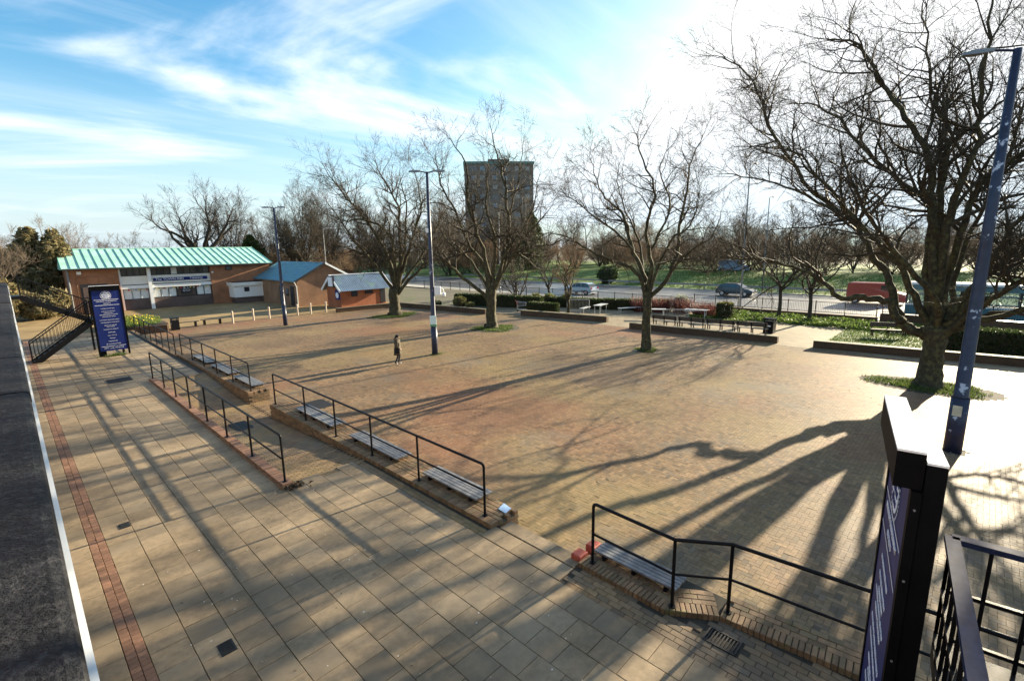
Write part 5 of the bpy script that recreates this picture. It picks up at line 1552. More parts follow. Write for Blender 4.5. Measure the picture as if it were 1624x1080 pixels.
# slender road lamps
for (x, y, h, l) in ((47.6, 16.2, 12.5, 'slim grey road lamp behind the slender plane tree'), (66.2, 20.0, 11, 'slim road lamp on the far verge'), (46.6, 47.0, 10, 'slim road lamp near the second plane tree'), (33.5, 70.0, 8.5, 'slim lamp column behind the brick wing'), (1.6, 74.0, 5.6, 'slim lamp column left of the pub')):
    t = thing('road_lamp', l, 'lamp post', (x, y, -0.45))
    MB().tube([(x, y, -0.45), (x, y, h * .6), (x, y, h)], [0.09, 0.07, 0.045], 8).build('column', m_grey, t)
    MB().tube([(x, y, h), (x + .3, y, h + .15), (x + 1.1, y, h + .2)], 0.035, 6).build('arm', m_grey, t)
    MB().box((x + 1.4, y, h + .2), (0.6, 0.22, 0.09), ch=0.02).build('lantern', m_grey, t)

# ------------------------------------------------------------------ bollards and low rail
for i, (x, y) in enumerate(((13.04, 45.0), (14.85, 45.55), (16.2, 45.6), (18.75, 45.7), (20.0, 45.7), (21.55, 45.8))):
    o = MB().lathe((x, y, ZP), [(0.075, -0.03), (0.075, 0.86), (0.09, 0.88), (0.09, 0.95), (0.07, 1.02), (0.03, 1.05)], 12).build('bollard', m_limestone, smooth=False)
    o['group'] = 'pale bollards before the pub'
    tag(o, 'pale stone bollard, ' + ('nearest the low bench rail', 'second from the low bench rail', 'third from the low bench rail, left of the lamp', 'just right of the left lamp post', 'second right of the left lamp post', 'nearest the kiosk')[i], 'bollard')
def rail_bench(label, x0, x1, y):
    t = thing('rail_bench', label, 'bench', ((x0 + x1) / 2, y, ZP), 'low bench rails before the pub')
    MB().box(((x0 + x1) / 2, y, ZP + 0.43), (x1 - x0, 0.3, 0.06), ch=0.01).build('seat', m_timber_dark, t)
    for x in (x0 + 0.25, x1 - 0.25):
        MB().box((x, y, ZP + 0.2), (0.14, 0.26, 0.41)).build('leg', m_black, t)
m_timber_dark = mat('dark_timber', (0.07, 0.055, 0.042), rough=0.6, var=0.3, scale=6, spec=0.4)
rail_bench('low dark bench rail beside the flower bed', 8.85, 10.75, 45.75)
rail_bench('low dark bench rail near the first bollard', 10.95, 12.6, 46.0)
# flower bed with daffodils
t = thing('flower_bed', 'raised brick flower bed with grass and yellow daffodils left of the bench rails', 'flower bed', (6.9, 47.5, ZP))
fb = [(4.6, 46.0), (6.6, 44.6), (8.3, 44.2), (8.6, 45.4), (8.7, 47.2), (8.0, 50.5), (6.6, 52.0), (4.8, 51.0)]
MB().prism(fb, lambda x, y, z: (x, y, z), ZP - 0.05, ZP + 0.55).build('bed_wall', m_plbrick, t)
fb2 = [(6.6 + (x - 6.6) * .93, 48 + (y - 48) * .93) for x, y in fb]
MB().prism(fb2, lambda x, y, z: (x, y, z), ZP + 0.5, ZP + 0.58).build('soil', m_soil, t)
n = 5200
P_ = np.stack((rng.uniform(4.9, 8.5, n), rng.uniform(44.8, 51.3, n), np.full(n, ZP + 0.57)), 1)
ok = ((P_[:, 0] - 6.7) / 1.85) ** 2 + ((P_[:, 1] - 48) / 3.3) ** 2 < 1
o = blades('grass', P_[ok], 0.26, 0.02, m_bright, t); o['kind'] = 'stuff'
q = P_[ok][:220].copy(); q[:, 2] += rng.uniform(.22, .36, len(q))
o = leaves('daffodils', q, 0.09, mat('daffodil', (0.75, 0.52, 0.03), rough=0.6, var=0.1), t, aspect=1.0); o['kind'] = 'stuff'
MB().box((8.75, 46.4, ZP + 0.45), (0.5, 0.5, 0.9), ch=0.04).build('litter_bin', m_black)
tag(bpy.data.objects['litter_bin'], 'small black litter bin at the corner of the flower bed', 'bin')
bin_ = bpy.data.objects['litter_bin']
bpy.data.objects.remove(bin_)
def litter_bin(label, x, y, w, h):
    t = thing('litter_bin', label, 'bin', (x, y, ZP), 'black litter bins')
    MB().box((x, y, ZP + h * .4), (w, w, h * .8), ch=0.02).build('body', m_black, t)
    for sx_ in (-1, 1):
        for sy_ in (-1, 1):
            MB().box((x + sx_ * w * .42, y + sy_ * w * .42, ZP + h * .86), (0.05, 0.05, h * .14)).build('pillar', m_black, t)
    MB().box((x, y, ZP + h * .96), (w * 1.08, w * 1.08, h * .09), ch=0.03).build('lid', m_black, t)
    MB().box((x - w * .505, y, ZP + h * .5), (0.01, w * .5, 0.08)).build('label_plate', m_letter, t)
litter_bin('small black litter bin at the corner of the flower bed', 8.95, 45.0, 0.5, 0.95)
litter_bin('black litter bin beside the gap in the planter walls', 35.6, 10.1, 0.62, 1.0)

# ------------------------------------------------------------------ yard furniture
def park_bench(label, x, y, ang, L_=1.8):
    t = thing('park_bench', label, 'bench', (x, y, ZP), 'dark benches in the yard')
    ca, sa = math.cos(ang), math.sin(ang)
    def T(a, b, z): return (x + a * ca - b * sa, y + a * sa + b * ca, ZP + z)
    for i in range(4):
        MB().beam(T(-L_ / 2, -0.17 + i * 0.12, 0.45), T(L_ / 2, -0.17 + i * 0.12, 0.45), 0.10, 0.035).build('seat_slat', m_timber_dark, t)
    for i in range(2):
        MB().beam(T(-L_ / 2, 0.27 + i * .02, 0.66 + i * 0.15), T(L_ / 2, 0.27 + i * .02, 0.66 + i * 0.15), 0.04, 0.15).build('back_slat', m_timber_dark, t)
    for a in (-L_ / 2 + .12, 0, L_ / 2 - .12):
        MB().beam(T(a, -0.18, -0.02), T(a, -0.18, 0.43), 0.06, 0.06).build('leg', m_black, t)
        MB().beam(T(a, 0.24, -0.02), T(a, 0.32, 0.88), 0.06, 0.06).build('leg', m_black, t)
        MB().beam(T(a, -0.2, 0.41), T(a, 0.26, 0.41), 0.05, 0.05).build('bearer', m_black, t)
for i in range(4):
    park_bench(('leftmost', 'second', 'third', 'rightmost')[i] + ' bench of the dark row above the planter wall', 33.6 + i * 0.2, 16.6 - i * 1.95, R(92) + 0.02 * i, 1.9)
park_bench('lone dark bench on the lawn behind the long planter wall', 38.6, 4.0, R(-72), 1.9)
m_galv = mat('galvanised_steel', (0.42, 0.43, 0.43), rough=0.45, var=0.15, metal=0.2)
def picnic(label, x, y, ang, s=1.0):
    t = thing('steel_table', label, 'table', (x, y, ZP), 'white steel tables in the yard')
    ca, sa = math.cos(ang), math.sin(ang)
    def T(a, b, z): return (x + (a * ca - b * sa) * s, y + (a * sa + b * ca) * s, ZP + z * s)
    for i in range(5):
        MB().beam(T(-0.9, -0.28 + i * .14, 0.74), T(0.9, -0.28 + i * .14, 0.74), 0.12, 0.035).build('top_slat', m_galv, t)
    for a in (-.7, .7):
        for b in (-.25, .25):
            MB().beam(T(a, b, -0.01), T(a, b, 0.72), 0.05, 0.05).build('leg', m_galv, t)
def bench_w(label, x, y, ang, L_=1.7):
    t = thing('white_bench', label, 'bench', (x, y, ZP), 'white steel benches in the yard')
    ca, sa = math.cos(ang), math.sin(ang)
    def T(a, b, z): return (x + a * ca - b * sa, y + a * sa + b * ca, ZP + z)
    MB().beam(T(-L_ / 2, 0, .45), T(L_ / 2, 0, .45), 0.4, 0.05).build('seat', m_galv, t)
    for a in (-L_ / 2 + .15, L_ / 2 - .15):
        for b in (-.15, .15): MB().beam(T(a, b, -0.01), T(a, b, .43), 0.045, 0.045).build('leg', m_galv, t)
picnic('white steel table near the pale-stemmed tree', 37.2, 24.7, R(10))
bench_w('white bench left of the steel table', 36.5, 25.9, R(12))
bench_w('white bench behind the slender plane tree', 38.9, 22.7, R(-25), 2.4)
picnic('white steel table right of the slender plane trunk', 37.2, 19.4, R(-60))
picnic('white steel table behind the row of benches', 38.9, 16.6, R(-80))
bench_w('white bench before the red stems', 40.0, 17.4, R(-85), 1.4)
def mesh_screen(label, x, y, ang, w, h):
    t = thing('mesh_screen', label, 'screen', (x, y, ZP), 'white mesh screens in the yard')
    ca, sa = math.cos(ang), math.sin(ang)
    def T(a, z): return (x + a * ca, y + a * sa, ZP + z)
    for a in (-w / 2, w / 2): MB().beam(T(a, -.02), T(a, h), 0.05, 0.05).build('post', m_galv, t)
    for z in (0.15, h): MB().beam(T(-w / 2, z), T(w / 2, z), 0.05, 0.05).build('rail', m_galv, t)
    for i in range(1, 16): MB().beam(T(-w / 2 + w * i / 16, .15), T(-w / 2 + w * i / 16, h), 0.018, 0.018).build('wire', m_grey, t)
mesh_screen('white mesh screen beside the pale-stemmed tree', 36.4, 26.6, R(-50), 2.0, 1.15)
mesh_screen('low white mesh screen behind the bench row', 37.9, 17.9, R(-55), 2.0, 0.75)

# shopping trolley
t = thing('shopping_trolley', 'abandoned shopping trolley with red flap by the planter wall', 'trolley', (33.5, 31.0, ZP))
m_chrome = mat('trolley_wire', (0.6, 0.62, 0.64), rough=0.3, metal=0.8, var=0.05)
tx, ty = 33.5, 31.0
def TT(a, b, z):
    c_, s_ = math.cos(R(-40)), math.sin(R(-40))
    return (tx + a * c_ - b * s_, ty + a * s_ + b * c_, ZP + z)
bk_ = [TT(-.45, -.25, .95), TT(.45, -.2, .85), TT(.45, .2, .85), TT(-.45, .25, .95)]; bl_ = [TT(-.38, -.22, .5), TT(.4, -.17, .55), TT(.4, .17, .55), TT(-.38, .22, .5)]
bsk = MB()
for i in range(4):
    bsk.tube([bk_[i], bk_[(i + 1) % 4]], 0.012, 5); bsk.tube([bl_[i], bl_[(i + 1) % 4]], 0.01, 5)
    for k in range(7):
        f = k / 7
        bsk.tube([Vector(bk_[i]).lerp(Vector(bk_[(i + 1) % 4]), f), Vector(bl_[i]).lerp(Vector(bl_[(i + 1) % 4]), f)], 0.006, 4)
bo = bsk.build('basket', m_chrome, t); bo['kind'] = 'stuff'
ch_ = MB().tube([TT(-.4, -.22, .5), TT(-.35, -.22, .2), TT(.5, -.18, .14)], 0.016, 6); ch_.build('chassis_tube', m_chrome, t)
MB().tube([TT(-.4, .22, .5), TT(-.35, .22, .2), TT(.5, .18, .14)], 0.016, 6).build('chassis_tube', m_chrome, t)
MB().tube([TT(-.55, -.25, 1.02), TT(-.55, .25, 1.02)], 0.022, 8).build('handle', mat('red_plastic', (0.5, 0.05, 0.04), rough=0.4), t)
MB().add([TT(-.46, -.2, .93), TT(-.46, .2, .93), TT(-.42, .2, .62), TT(-.42, -.2, .62)], [(0, 1, 2, 3)]).build('flap', bpy.data.materials['red_plastic'], t)
for a, b in ((-.35, -.2), (-.35, .2), (.48, -.16), (.48, .16)):
    p = Vector(TT(a, b, .065)); q = Vector((math.sin(R(-40)), -math.cos(R(-40)), 0)) * .015
    MB().tube([p - q, p + q], 0.065, 10).build('wheel', m_black, t)

# tall dark box (utility cabinet) and green cabinet by the yard path
o = MB().box((40.0, 33.0, ZP + 0.55), (0.4, 0.9, 1.1), ch=0.02).build('utility_cabinet', mat('cabinet_green', (0.06, 0.16, 0.12), rough=0.45)); tag(o, 'green utility cabinet behind the trolley by the path', 'cabinet')

# ------------------------------------------------------------------ vehicles
m_tyre = mat('tyre', (0.015, 0.015, 0.016), rough=0.8)
m_rim = mat('alloy_rim', (0.45, 0.46, 0.48), rough=0.3, metal=0.8)
m_carglass = glassmat('car_glass', (0.02, 0.03, 0.035), 0.05)
m_headl = mat('headlamp', (0.75, 0.77, 0.8), rough=0.15, var=0.02)
m_taill = mat('tail_lamp', (0.45, 0.02, 0.02), rough=0.25, var=0.05)
def wheel(t, x, y, z, r, w, T):
    n = 18
    def ring(a0, a1, r0, r1, nm, m, par):
        V = []; F = []
        prof = [(a0, r0), (a0, r1), (a1, r1), (a1, r0)]
        for k in range(n):
            th = 2 * math.pi * k / n
            for a, rr in prof: V.append(T(x + rr * math.cos(th), y + a, z + rr * math.sin(th)))
        for k in range(n):
            for j in range(4): F.append((k * 4 + j, ((k + 1) % n) * 4 + j, ((k + 1) % n) * 4 + (j + 1) % 4, k * 4 + (j + 1) % 4))
        return MB().add(V, F).build(nm, m, par)
    wh = ring(-w / 2, w / 2, r * .62, r, 'wheel', m_tyre, t)
    ring(-w / 2 + .01, w / 2 - .01, 0.03, r * .62, 'rim', m_rim, wh)
def car(label, x, y, ang, paint, L_=4.2, Wd=1.76, prof='hatch', z0=-0.455, grp='vehicles on the road'):
    t = thing('passing_car' if prof != 'van' else 'passing_van', label, 'car' if prof != 'van' else 'van', (x, y, z0), grp)
    ca, sa = math.cos(ang), math.sin(ang)
    def T(a, b, z): return (x + a * ca - b * sa, y + a * sa + b * ca, z0 + z)
    h = L_ / 2
    if prof == 'van':
        low = [(-h, .35), (-h, 1.0), (-h + .05, 1.95), (-h + .25, 2.05), (h - 1.55, 2.05), (h - 1.25, 1.95), (h - .75, 1.2), (h - .1, 1.02), (h, .75), (h, .35)]
        gl = [(h - 2.05, 1.25), (h - 1.98, 1.85), (h - 1.3, 1.85), (h - .86, 1.25)]
        top = None
    else:
        low = [(-h, .38), (-h - .02, .62), (-h + .05, .92), (-h + .35, 1.0), (h - 1.15, .95), (h - .45, .84), (h - .06, .68), (h, .5), (h - .02, .3)]
        gl = [(-h + .25, .96), (-h + .55, 1.36), (-h + .95, 1.44), (.25, 1.43), (.55, 1.36), (h - 1.0, .93)]
        top = [(-h + .5, 1.34), (-h + .95, 1.46), (.25, 1.45), (.6, 1.345)]
    wx = (-h + .78, h - .82); wr = 0.32
    # lower outline with wheel arches
    pts = list(low)
    bottom = []
    for cxw in (wx[1], wx[0]):
        for k in range(7):
            th = math.pi * k / 6
            bottom.append((cxw + .37 * math.cos(th), .30 + .37 * math.sin(th)))
    outline = pts + [(h - .1, .22)] + bottom + [(-h + .1, .22)]
    outline = outline[::-1]
    n = len(outline)
    V = []; F = []
    for b, s_, dz in ((-Wd / 2, .985, .0), (-Wd / 2 + .06, 1, 0), (Wd / 2 - .06, 1, 0), (Wd / 2, .985, 0)):
        inn = .03 if abs(b) > Wd / 2 - .01 else 0
        for a, z in outline:
            V.append(T(a * s_, b * (1 - (.06 if z > .8 else 0) * (1 if prof != 'van' else .6)), z - (inn if z > .5 else -inn)))
    for i in range(3):
        for k in range(n): F.append((i * n + k, i * n + (k + 1) % n, (i + 1) * n + (k + 1) % n, (i + 1) * n + k))
    F += [tuple(reversed(range(n))), tuple(range(3 * n, 4 * n))]
    MB().add(V, F).build('body', paint, t)
    if prof != 'van':
        MB().prism(gl, lambda a, z, b: T(a, b * (1 - .32 * (z - .93) / .5 * .45), z), -Wd / 2 + .09, Wd / 2 - .09).build('glasshouse', m_carglass, t)
        MB().prism(top, lambda a, z, b: T(a, b * .9, z + .012), -Wd / 2 + .2, Wd / 2 - .2).build('roof', paint, t)
        for b in (-1, 1):
            for a in (-.55, .35):
                MB().beam(T(a, b * (Wd / 2 - .105), .94), T(a + (.06 if a < 0 else -.05), b * (Wd / 2 - .205), 1.44), .05, .03).build('pillar', paint, t)
            MB().box(T(.35 + .5, b * (Wd / 2 + .04), 1.0), (.14, .16, .12), rz=ang).build('mirror', paint, t)
    else:
        for b in (-1, 1):
            MB().prism(gl, lambda a, z, q, b=b: T(a, b * (Wd / 2 - .045) + q, z), -.012, .012).build('cab_window', m_carglass, t)
        MB().add([T(h - .82, -.7, 1.25), T(h - .82, .7, 1.25), T(h - 1.24, .62, 1.86), T(h - 1.24, -.62, 1.86)], [(0, 1, 2, 3)]).build('windscreen', m_carglass, t)
    for a in wx:
        for b in (-1, 1): wheel(t, a, b * (Wd / 2 - .11), .31, wr, .2, T)
    for b in (-1, 1):
        MB().box(T(h - .06, b * (Wd / 2 - .3), .68), (.12, .34, .14), rz=ang).build('headlight', m_headl, t)
        MB().box(T(-h + .03, b * (Wd / 2 - .2), .86), (.1, .2, .22), rz=ang).build('tail_light', m_taill, t)
    return t
def paint(nm, c, metal=0.3): return mat(nm, c, rough=0.28, var=0.03, metal=metal, coat=0.6, spec=0.5)
car('dark blue-grey hatchback passing on the road beyond the slender plane tree', 60.3, 21.1, R(-90), paint('dark_car_paint', (0.03, 0.035, 0.045)))
car('silver-blue hatchback on the road behind the yard hedges', 51.5, 37.2, R(90), paint('silver_car_paint', (0.28, 0.34, 0.42)))
car('red van on the road behind the limbs of the largest plane tree', 60.5, 7.6, R(-90), paint('red_van_paint', (0.30, 0.035, 0.03), 0.0), 4.8, 1.9, 'van')
car('pale blue van half hidden in the trees beyond the verge', 92.0, 32.8, R(-80), mat('blue_van_paint', (0.22, 0.40, 0.62), rough=0.3, var=0.05), 5.2, 1.9, 'van', z0=0.7, grp=None)
# bus
t = thing('city_bus', 'teal and white single-deck bus passing behind the largest plane tree', 'bus', (51.8, -1.2, -0.455), 'vehicles on the road')
m_teal = paint('teal_bus_paint', (0.05, 0.15, 0.19), 0.0); m_buswhite = paint('white_bus_paint', (0.72, 0.76, 0.78), 0.0)
m_clear = glassmat('bus_glass', (0.25, 0.3, 0.3), 0.05, clear=0.72)
bx0, bx1, by0, by1, bz = 50.55, 53.05, -7.0, 4.4, -0.455
MB().box((51.8, -1.3, bz + 0.32), (2.4, 11.3, 0.1)).build('floor', m_dkframe, t)
for x in (bx0 + .04, bx1 - .04):
    MB().box((x, -1.3, bz + 0.66), (0.08, 11.4, 0.78)).build('side_panel', m_teal, t)
    MB().box((x, -1.3, bz + 1.10), (0.09, 11.4, 0.12)).build('waist_band', m_buswhite, t)
    MB().box((x, -1.3, bz + 2.46), (0.08, 11.4, 0.42)).build('cant_panel', m_teal, t)
    for i in range(8):
        y = by0 + 0.05 + i * (11.3 / 7)
        MB().box((x, y, bz + 1.70), (0.085, 0.12, 1.10)).build('window_pillar', m_dkframe, t)
        if i < 7:
            MB().box((x, y + 11.3 / 14, bz + 1.70), (0.02, 11.3 / 7 - .12, 1.10)).build('window', m_clear, t)
for y in (by0 + .04, by1 - .04):
    MB().box((51.8, y, bz + 0.7), (2.34, 0.08, 0.9)).build('end_panel', m_teal, t)
    MB().box((51.8, y, bz + 1.75), (2.3, 0.04, 1.2)).build('end_window', m_carglass, t)
    MB().box((51.8, y, bz + 2.5), (2.34, 0.08, 0.4)).build('end_header', m_teal, t)
MB().box((51.8, -1.3, bz + 2.74), (2.5, 11.5, 0.16), ch=0.05).build('roof', m_buswhite, t)
for i in range(8):
    for x in (51.2, 52.4):
        MB().box((x, by0 + 1.3 + i * 1.15, bz + 0.85), (0.8, 0.12, 0.95), ch=.02).build('seat_back', m_dkframe, t)
def TB(a, b, z): return (51.8 + b, -1.3 + a, bz + z)
for a in (-3.4, 3.3):
    for b in (-1.12, 1.12): wheel(t, a, b, .46, .47, .26, TB)

# ------------------------------------------------------------------ tower block
t = thing('tower_block', 'brown brick tower block with flat roof behind the second plane tree', 'tower', (106.5, 107.0, 0))
cx_, cy_ = 106.5, 107.0
e1_ = Vector((0.745, -0.667, 0)); e2_ = Vector((0.667, 0.745, 0))
m_tower = brickmat('hazed_tower_brick', (0.22, 0.18, 0.15), (0.19, 0.155, 0.13), (0.2, 0.17, 0.15))  # brick greyed and lightened, distance haze put into its colour
def TW(a, b, z): return tuple(Vector((cx_, cy_, 0)) + e1_ * a + e2_ * b + Vector((0, 0, z)))
def tbx(a0, a1, b0, b1, z0, z1, nm, m, par):
    V = [TW(a, b, z) for z in (z0, z1) for a, b in ((a0, b0), (a1, b0), (a1, b1), (a0, b1))]
    return MB().add(V, [(3, 2, 1, 0), (4, 5, 6, 7)] + [(i, (i + 1) % 4, (i + 1) % 4 + 4, i + 4) for i in range(4)]).build(nm, m, par)
m_towglass = [glassmat('tower_glass_skytint', (0.10, 0.15, 0.20), 0.1), glassmat('tower_glass_b', (0.03, 0.035, 0.04), 0.1), mat('drawn_curtain', (0.32, 0.30, 0.27), rough=0.8)]  # blue of the first glass is painted-in sky reflection
HT = 29.6
tbx(-10.2, 10.2, 0, 17, -0.6, HT, 'wall', m_tower, t)
tbx(-10.45, 10.45, -0.25, 17.25, HT, HT + 0.7, 'parapet', mat('green_parapet', (0.12, 0.22, 0.20), rough=0.6), t)
tbx(-3, 3.5, 5, 11, HT + 0.7, HT + 2.2, 'plant_room', m_tower, t)
for s_ in range(11):
    z = 0.6 + s_ * 2.65
    tbx(-10.26, 10.26, -0.06, 17.06, z + 2.05, z + 2.15, 'floor_band', m_tower, t)
    for a in (-8.2, -5.6, -2.0, 1.2, 4.6, 7.6):
        w = tbx(a, a + 1.5, -0.09, -0.01, z + 0.55, z + 1.9, 'window', m_grey, t)
        tbx(a + .1, a + 1.4, -0.13, -0.092, z + 0.65, z + 1.8, 'pane', m_towglass[(s_ * 7 + int(a * 3)) % 3], w)
# side windows of the sunlit flank
    for b in (2.5, 8, 13):
        tbx(10.21, 10.3, b, b + 1.6, z + .55, z + 1.9, 'window', m_glass, t)

# ------------------------------------------------------------------ evergreens at the left edge and belt infill
def conifer(label, x, y, h, r, m, n, z0=-0.5):
    t = thing('evergreen_tree', label, 'tree', (x, y, z0))
    MB().tube([(x, y, z0 - .1), (x, y, z0 + h * .5), (x, y, z0 + h * .95)], [r * .12, r * .08, .04], 7).build('trunk', m_bark_dark, t)
    k = rng.random(n) ** 0.75
    rad = r * np.interp(k, (0, .08, .35, .7, 1), (.55, .9, 1, .72, .08)) * (0.75 + 0.3 * np.abs(np.sin(k * 23 + rng.normal(0, .3, n)))) * rng.random(n) ** .3
    a = rng.uniform(0, 6.28, n)
    rad *= 0.85 + .2 * np.sin(3 * a + k * 4)
    leaves('crown', np.stack((x + rad * np.cos(a), y + rad * np.sin(a), z0 + .3 + k * (h - .3)), 1), 0.34, m, t, aspect=2.2)
def lumpy(label, x, y, lumps, m, size=0.26, z0=-0.5):
    t = thing('evergreen_tree', label, 'tree', (x, y, z0))
    top = max(l[2] + l[4] for l in lumps)
    MB().tube([(x, y, z0 - .1), (x + .1, y, z0 + top * .4), (x, y, z0 + top * .85)], [.22, .16, .05], 7).build('trunk', m_bark_dark, t)
    P_ = np.concatenate([blob_pts((x + lx, y + ly, z0 + lz), (lr, lr, lh), int(520 * lr * lr * lh ** .5)) for lx, ly, lz, lr, lh in lumps])
    P_[:, 2] = np.maximum(P_[:, 2], z0 + .1)
    leaves('crown', P_, size, m, t, aspect=2.4)
lumpy('tall olive evergreen at the left edge beyond the stairs', 3.2, 68.5, [(0, 0, 3.0, 2.2, 2.8), (-1.2, .3, 5.6, 1.4, 2.2), (1.0, -.2, 6.0, 1.4, 2.2), (-.7, .4, 7.6, .9, 1.3), (1.2, .2, 7.4, .8, 1.2)], m_everg)
lumpy('lower olive evergreen left of the tall one', 0.2, 70.5, [(0, 0, 2.6, 2.2, 2.4), (.5, 0, 5.0, 1.3, 2.0), (-.9, .4, 4.2, 1.2, 1.8)], m_everg)
lumpy('rounded olive bush below the evergreens at the far left', -0.8, 62.0, [(0, 0, 1.8, 1.9, 1.7), (.9, 0, 2.6, 1.2, 1.4)], m_everg)
lumpy('spreading bush beneath the evergreens behind the stairs', 2.3, 62.8, [(0, 0, 1.3, 1.9, 1.2), (-1.1, .2, 1.7, 1.2, 1.2), (1.2, .3, 1.9, 1.1, 1.1)], m_everg)
conifer('dark pointed conifer right of the tower block', 83.5, 74.0, 13.5, 3.6, m_hedge, 4200)
conifer('dark conifer beside the oak', 29.5, 88.0, 8.5, 3.2, m_hedge, 3600)
# ------------------------------------------------------------------ person in a parka
def person(label, x, y, z, face):
    t = thing('person', label, 'person', (x, y, z))
    ca, sa = math.cos(face), math.sin(face)
    def T(f, s_, zz): return (f * ca - s_ * sa, f * sa + s_ * ca, zz)          # local to the empty: forward, side(left), up
    H = 1.58
    # skeleton grown with the skin modifier
    J = {'pel': ((0, 0, .86), .13), 'waist': ((0.0, 0, 1.0), .125), 'chest': ((.0, 0, 1.2), .14), 'neck': ((.02, 0, 1.335), .05), 'chin': ((.035, 0, 1.39), .06),
         'head': ((.03, 0, 1.47), .085), 'crown': ((.02, 0, 1.545), .055), 'nose': ((.125, 0, 1.455), .014),
         'hipL': ((0, .09, .82), .085), 'kneeL': ((.10, .085, .46), .058), 'ankL': ((.02, .085, .09), .04), 'toeL': ((.17, .09, .035), .035),
         'hipR': ((0, -.09, .82), .085), 'kneeR': ((.0, -.085, .45), .058), 'ankR': ((-.16, -.085, .10), .04), 'toeR': ((-.03, -.09, .035), .035),
         'shL': ((0, .175, 1.27), .06), 'elL': ((-.07, .235, 1.03), .05), 'wrL': ((.10, .20, .86), .032), 'palL': ((.15, .19, .83), .03),
         'shR': ((0, -.175, 1.27), .06), 'elR': ((-.07, -.235, 1.03), .05), 'wrR': ((.10, -.20, .86), .032), 'palR': ((.15, -.19, .83), .03)}
    E_ = [('pel', 'waist'), ('waist', 'chest'), ('chest', 'neck'), ('neck', 'chin'), ('chin', 'head'), ('head', 'crown'), ('head', 'nose'), ('pel', 'hipL'), ('hipL', 'kneeL'), ('kneeL', 'ankL'), ('ankL', 'toeL'),
          ('pel', 'hipR'), ('hipR', 'kneeR'), ('kneeR', 'ankR'), ('ankR', 'toeR'), ('chest', 'shL'), ('shL', 'elL'), ('elL', 'wrL'), ('wrL', 'palL'), ('chest', 'shR'), ('shR', 'elR'), ('elR', 'wrR'), ('wrR', 'palR')]
    for sd, sg in (('L', 1), ('R', -1)):                                             # fingers and thumb
        bx_, by_, bz_ = J['pal' + sd][0]
        for k, (dy, ln) in enumerate(((-.024, .065), (-.008, .075), (.008, .07), (.024, .055))):
            J['f%s%d' % (sd, k)] = ((bx_ + .035, by_ + dy, bz_ - .03), .009); J['g%s%d' % (sd, k)] = ((bx_ + .045, by_ + dy, bz_ - .03 - ln), .007)
            E_ += [('pal' + sd, 'f%s%d' % (sd, k)), ('f%s%d' % (sd, k), 'g%s%d' % (sd, k))]
        J['t%s' % sd] = ((bx_ + .05, by_ - sg * .04, bz_ + .0), .010); E_.append(('pal' + sd, 't' + sd))
    names = list(J)
    me = bpy.data.meshes.new('body')
    me.from_pydata([T(*J[n][0]) for n in names], [(names.index(a), names.index(b)) for a, b in E_], [])
    ob = bpy.data.objects.new('body_src', me); COL.objects.link(ob)
    md = ob.modifiers.new('skin', 'SKIN'); 
    if not me.skin_vertices: me.skin_vertices.new()
    for i, n in enumerate(names):
        sv = me.skin_vertices[0].data[i]; sv.radius = (J[n][1], J[n][1]); sv.use_root = (n == 'pel')
    ob.modifiers.new('sub', 'SUBSURF').levels = 1
    dg = bpy.context.evaluated_depsgraph_get()
    m2 = bpy.data.meshes.new_from_object(ob.evaluated_get(dg)); bpy.data.objects.remove(ob)
    m_skin = mat('skin', (0.42, 0.25, 0.18), rough=0.55, var=0.05); m_tr = mat('dark_trousers', (0.02, 0.022, 0.03), rough=0.8, var=0.2); m_sh = mat('pale_shoes', (0.55, 0.55, 0.53), rough=0.6, var=0.1)
    for m_ in (m_skin, m_tr, m_sh): m2.materials.append(m_)
    for p in m2.polygons:
        zc_ = p.center.z
        p.material_index = 2 if zc_ < 0.085 else (1 if zc_ < 0.80 else 0)
        p.use_smooth = True
    m2.name = 'body'; link('body', m2, t)
    m_parka = mat('khaki_parka', (0.075, 0.058, 0.034), rough=0.8, var=0.2, scale=8, bump=0.3, bscale=30)
    m_fur = leafmat('fur_trim', (0.42, 0.34, 0.24), (0.3, 0.23, 0.15)); m_dark = mat('black_wool', (0.012, 0.011, 0.012), rough=0.9)
    def loft(nm, secs, m, n=14, cap=True):
        V = []; F = []
        for (f, s_, zz, rx, ry) in secs:
            for k in range(n):
                a = 2 * math.pi * k / n
                w = 1 + .035 * math.sin(3 * a + zz * 20)
                V.append(T(f + rx * math.cos(a) * w, s_ + ry * math.sin(a) * w, zz))
        for i in range(len(secs) - 1):
            for k in range(n): F.append((i * n + k, i * n + (k + 1) % n, (i + 1) * n + (k + 1) % n, (i + 1) * n + k))
        if cap: F += [tuple(reversed(range(n))), tuple((len(secs) - 1) * n + k for k in range(n))]
        me = bpy.data.meshes.new(nm); me.from_pydata(V, [], F); me.materials.append(m)
        me.polygons.foreach_set('use_smooth', [True] * len(me.polygons)); me.update()
        return link(nm, me, t)
    loft('coat', [(-.01, 0, .52, .20, .22), (0, 0, .60, .195, .225), (0, 0, .84, .175, .20), (0, 0, 1.0, .155, .185), (0, 0, 1.18, .165, .205), (0, 0, 1.29, .14, .20), (.0, 0, 1.36, .085, .12)], m_parka)
    for sd, sg in (('L', 1), ('R', -1)):
        a, b, c = J['sh' + sd][0], J['el' + sd][0], J['wr' + sd][0]
        pts = [a, ((a[0] + b[0]) / 2, (a[1] + b[1]) / 2 + sg * .01, (a[2] + b[2]) / 2), b, c]
        tb = MB().tube([T(*p) for p in pts], [.085, .08, .072, .06], 10)
        m3 = tb.mesh('sleeve', m_parka, smooth=True); link('sleeve', m3, t)
